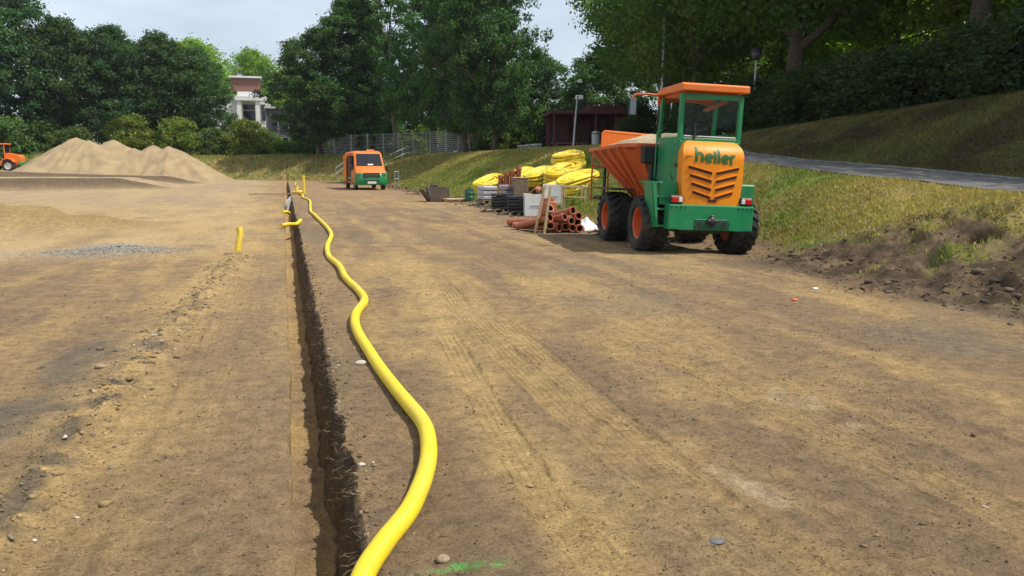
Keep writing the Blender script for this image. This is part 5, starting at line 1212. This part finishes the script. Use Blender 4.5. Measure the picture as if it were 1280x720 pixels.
mb = MB(); mb.box((0, 0, .40), (.5, .6, .76), ch=.02); mb.build('body', M['woodold'], o); mb = MB(); mb.box((0, 0, .795), (.52, .62, .03), ch=.006); mb.build('lid', M['wood'], o)
o = empty('drum', (7.50, 33.4, zf1(7.5, 33.4)), label='green plastic drum beside the low timber pallet', cat='drum')
mb = MB(); mb.lathe([(0, 0), (.20, 0), (.215, .03), (.205, .15), (.22, .17), (.205, .19), (.205, .33), (.22, .35), (.205, .37), (.2, .5), (.12, .52), (0, .52)], 20, 'Z'); mb.build('body', mat('dark_green_plastic', (.02, .10, .05), .4), o, 35)
mb = MB(); mb.lathe([(0, .57), (.05, .57), (.055, .52), (0, .51)], 12, 'Z'); mb.build('cap', M['black'], o, 35)
o = empty('pallet', (6.98, 33.7, zf1(6.98, 33.7)), R(8), label='empty low timber pallet beside the steel bucket', cat='pallet')
for q in (-1, 0, 1):
    for w in (-1, 0, 1):
        mb = MB(); mb.box((q*.4, w*.34, .06), (.1, .12, .09)); mb.build('block', M['woodold'], o)
for q in range(5):
    mb = MB(); mb.box((0, -.36+q*.18, .125), (.95, .11, .024), ch=.003); mb.build('deck_board', M['wood'], o)
o = empty('excavator_bucket', (6.3, 34.3, zf1(6.3, 34.3)), R(8), label='dark steel digger bucket standing on the field by the bank', cat='bucket')
mb = MB(); mb.plate([(-.36, .38, .02), (.40, .38, .02), (.40, .46, .62), (-.36, .46, .62)], .03); mb.plate([(-.36, -.3, .03), (.40, -.3, .03), (.40, .39, .0), (-.36, .39, .0)], .03); mb.build('shell', M['rust'], o)
for x in (-.385, .40):
    mb = MB(); mb.plate([(x, -.28, .02), (x, .40, .0), (x, .48, .64), (x, .20, .60)], .03); mb.build('side_plate', M['rust'], o)
mb = MB(); mb.plate([(-.74, -.30, .52), (-.40, -.30, .03), (-.40, .36, .03), (-.74, .36, .52)], .035); mb.build('cutting_lip', M['rust'], o)
mb = MB(); mb.plate([(-.22, -.31, .03), (.41, -.31, .03), (.41, -.27, .60), (-.22, -.27, .60)], .03); mb.build('front_plate', M['rust'], o)
mb = MB(); mb.box((.0, .52, .66), (.3, .16, .1), ch=.02); mb.tube([(-.14, .52, .70), (.14, .52, .70)], .05, 10); mb.build('hitch', M['darksteel'], o)
o = empty('sack', (7.12, 18.7, zf1(7.12, 18.7)), R(20), label='crumpled white sack behind the ends of the pipe pile', cat='sack')
u_ = np.linspace(-1, 1, 22); UX, UY = np.meshgrid(u_, u_); RR = np.maximum(np.abs(UX), np.abs(UY))
UZ = .26*(1-RR**3)*(1+.5*fbm(UX*1.6, UY*1.6, 401, 3))+.05*np.abs(fbm(UX*3.5, UY*3.5, 404, 3))-.02
i_ = np.arange(UX.size).reshape(UX.shape)
link('cloth', np_mesh('sack', np.stack([UX*.24*(1+.15*fbm(UX, UY, 406, 2)), UY*.26*(1+.15*fbm(UX, UY, 407, 2)), UZ], -1).reshape(-1, 3), np.stack([i_[:-1, :-1], i_[:-1, 1:], i_[1:, 1:], i_[1:, :-1]], -1).reshape(-1, 4), M['white'], True), o)

# ------------------------------------------------------------------ single stones and litter
def stone(x, y, r, m, label, flat=.6, name='stone'):
    r_ = np.random.default_rng(abs(int(x*100))+int(y*10)); v = ICO_V*r_.uniform(.75, 1.2, (12, 1))*r*np.array((1.2, .9, flat)); v[:, 2] += r*flat*.45
    o = link(name, np_mesh(name, v, ICO_F, m, True), label=label, cat=name.replace('_', ' ')); o.location = (x, y, zf1(x, y)); s_ = o.modifiers.new('s', 'SUBSURF'); s_.levels = 1; s_.render_levels = 1
stm = mat('stone', (.28, .21, .14), .9, var=.25, vscale=30, bump=.5); pale = mat('pale_stone', (.45, .40, .33), .85, var=.15, vscale=30, bump=.3)
stone(.56, 3.05, .038, stm, 'brown stone beside the green paint mark by the yellow pipe')
stone(.62, 8.05, .05, stm, 'rounded stone between the trench and the yellow pipe, near its far bend')
stone(.53, 6.42, .055, pale, 'pale flat stone lying between the trench and the yellow pipe')
stone(-1.47, 6.86, .05, stm, 'round brown stone beside the ridge of rubble')
stone(1.74, 2.92, .045, mat('slate', (.12, .115, .115), .7), 'flat dark grey stone beside the wheel track', .3)
stone(5.72, 8.08, .045, mat('orange_plastic', (.8, .16, .03), .4), 'small orange plastic cap lying on the soil', .5, 'plastic_cap')
stone(6.6, 8.9, .05, M['white'], 'small white scrap lying on the soil near the torn turf', .35, 'paper_scrap')

# ------------------------------------------------------------------ thin summer haze
mb = MB(); mb.box((-20, 80, 12.5), (300, 260, 31)); hz = mb.build('haze', M['white'], kind='stuff'); hz.data.materials.clear()
hm = bpy.data.materials.new('haze'); hm.use_nodes = True; ht = hm.node_tree; ht.nodes.clear()
ho_ = ht.nodes.new('ShaderNodeOutputMaterial'); pv = ht.nodes.new('ShaderNodeVolumePrincipled'); pv.inputs['Color'].default_value = (.80, .88, 1, 1); pv.inputs['Density'].default_value = .00018; pv.inputs['Anisotropy'].default_value = .3
ht.links.new(pv.outputs[0], ho_.inputs['Volume']); hz.data.materials.append(hm)
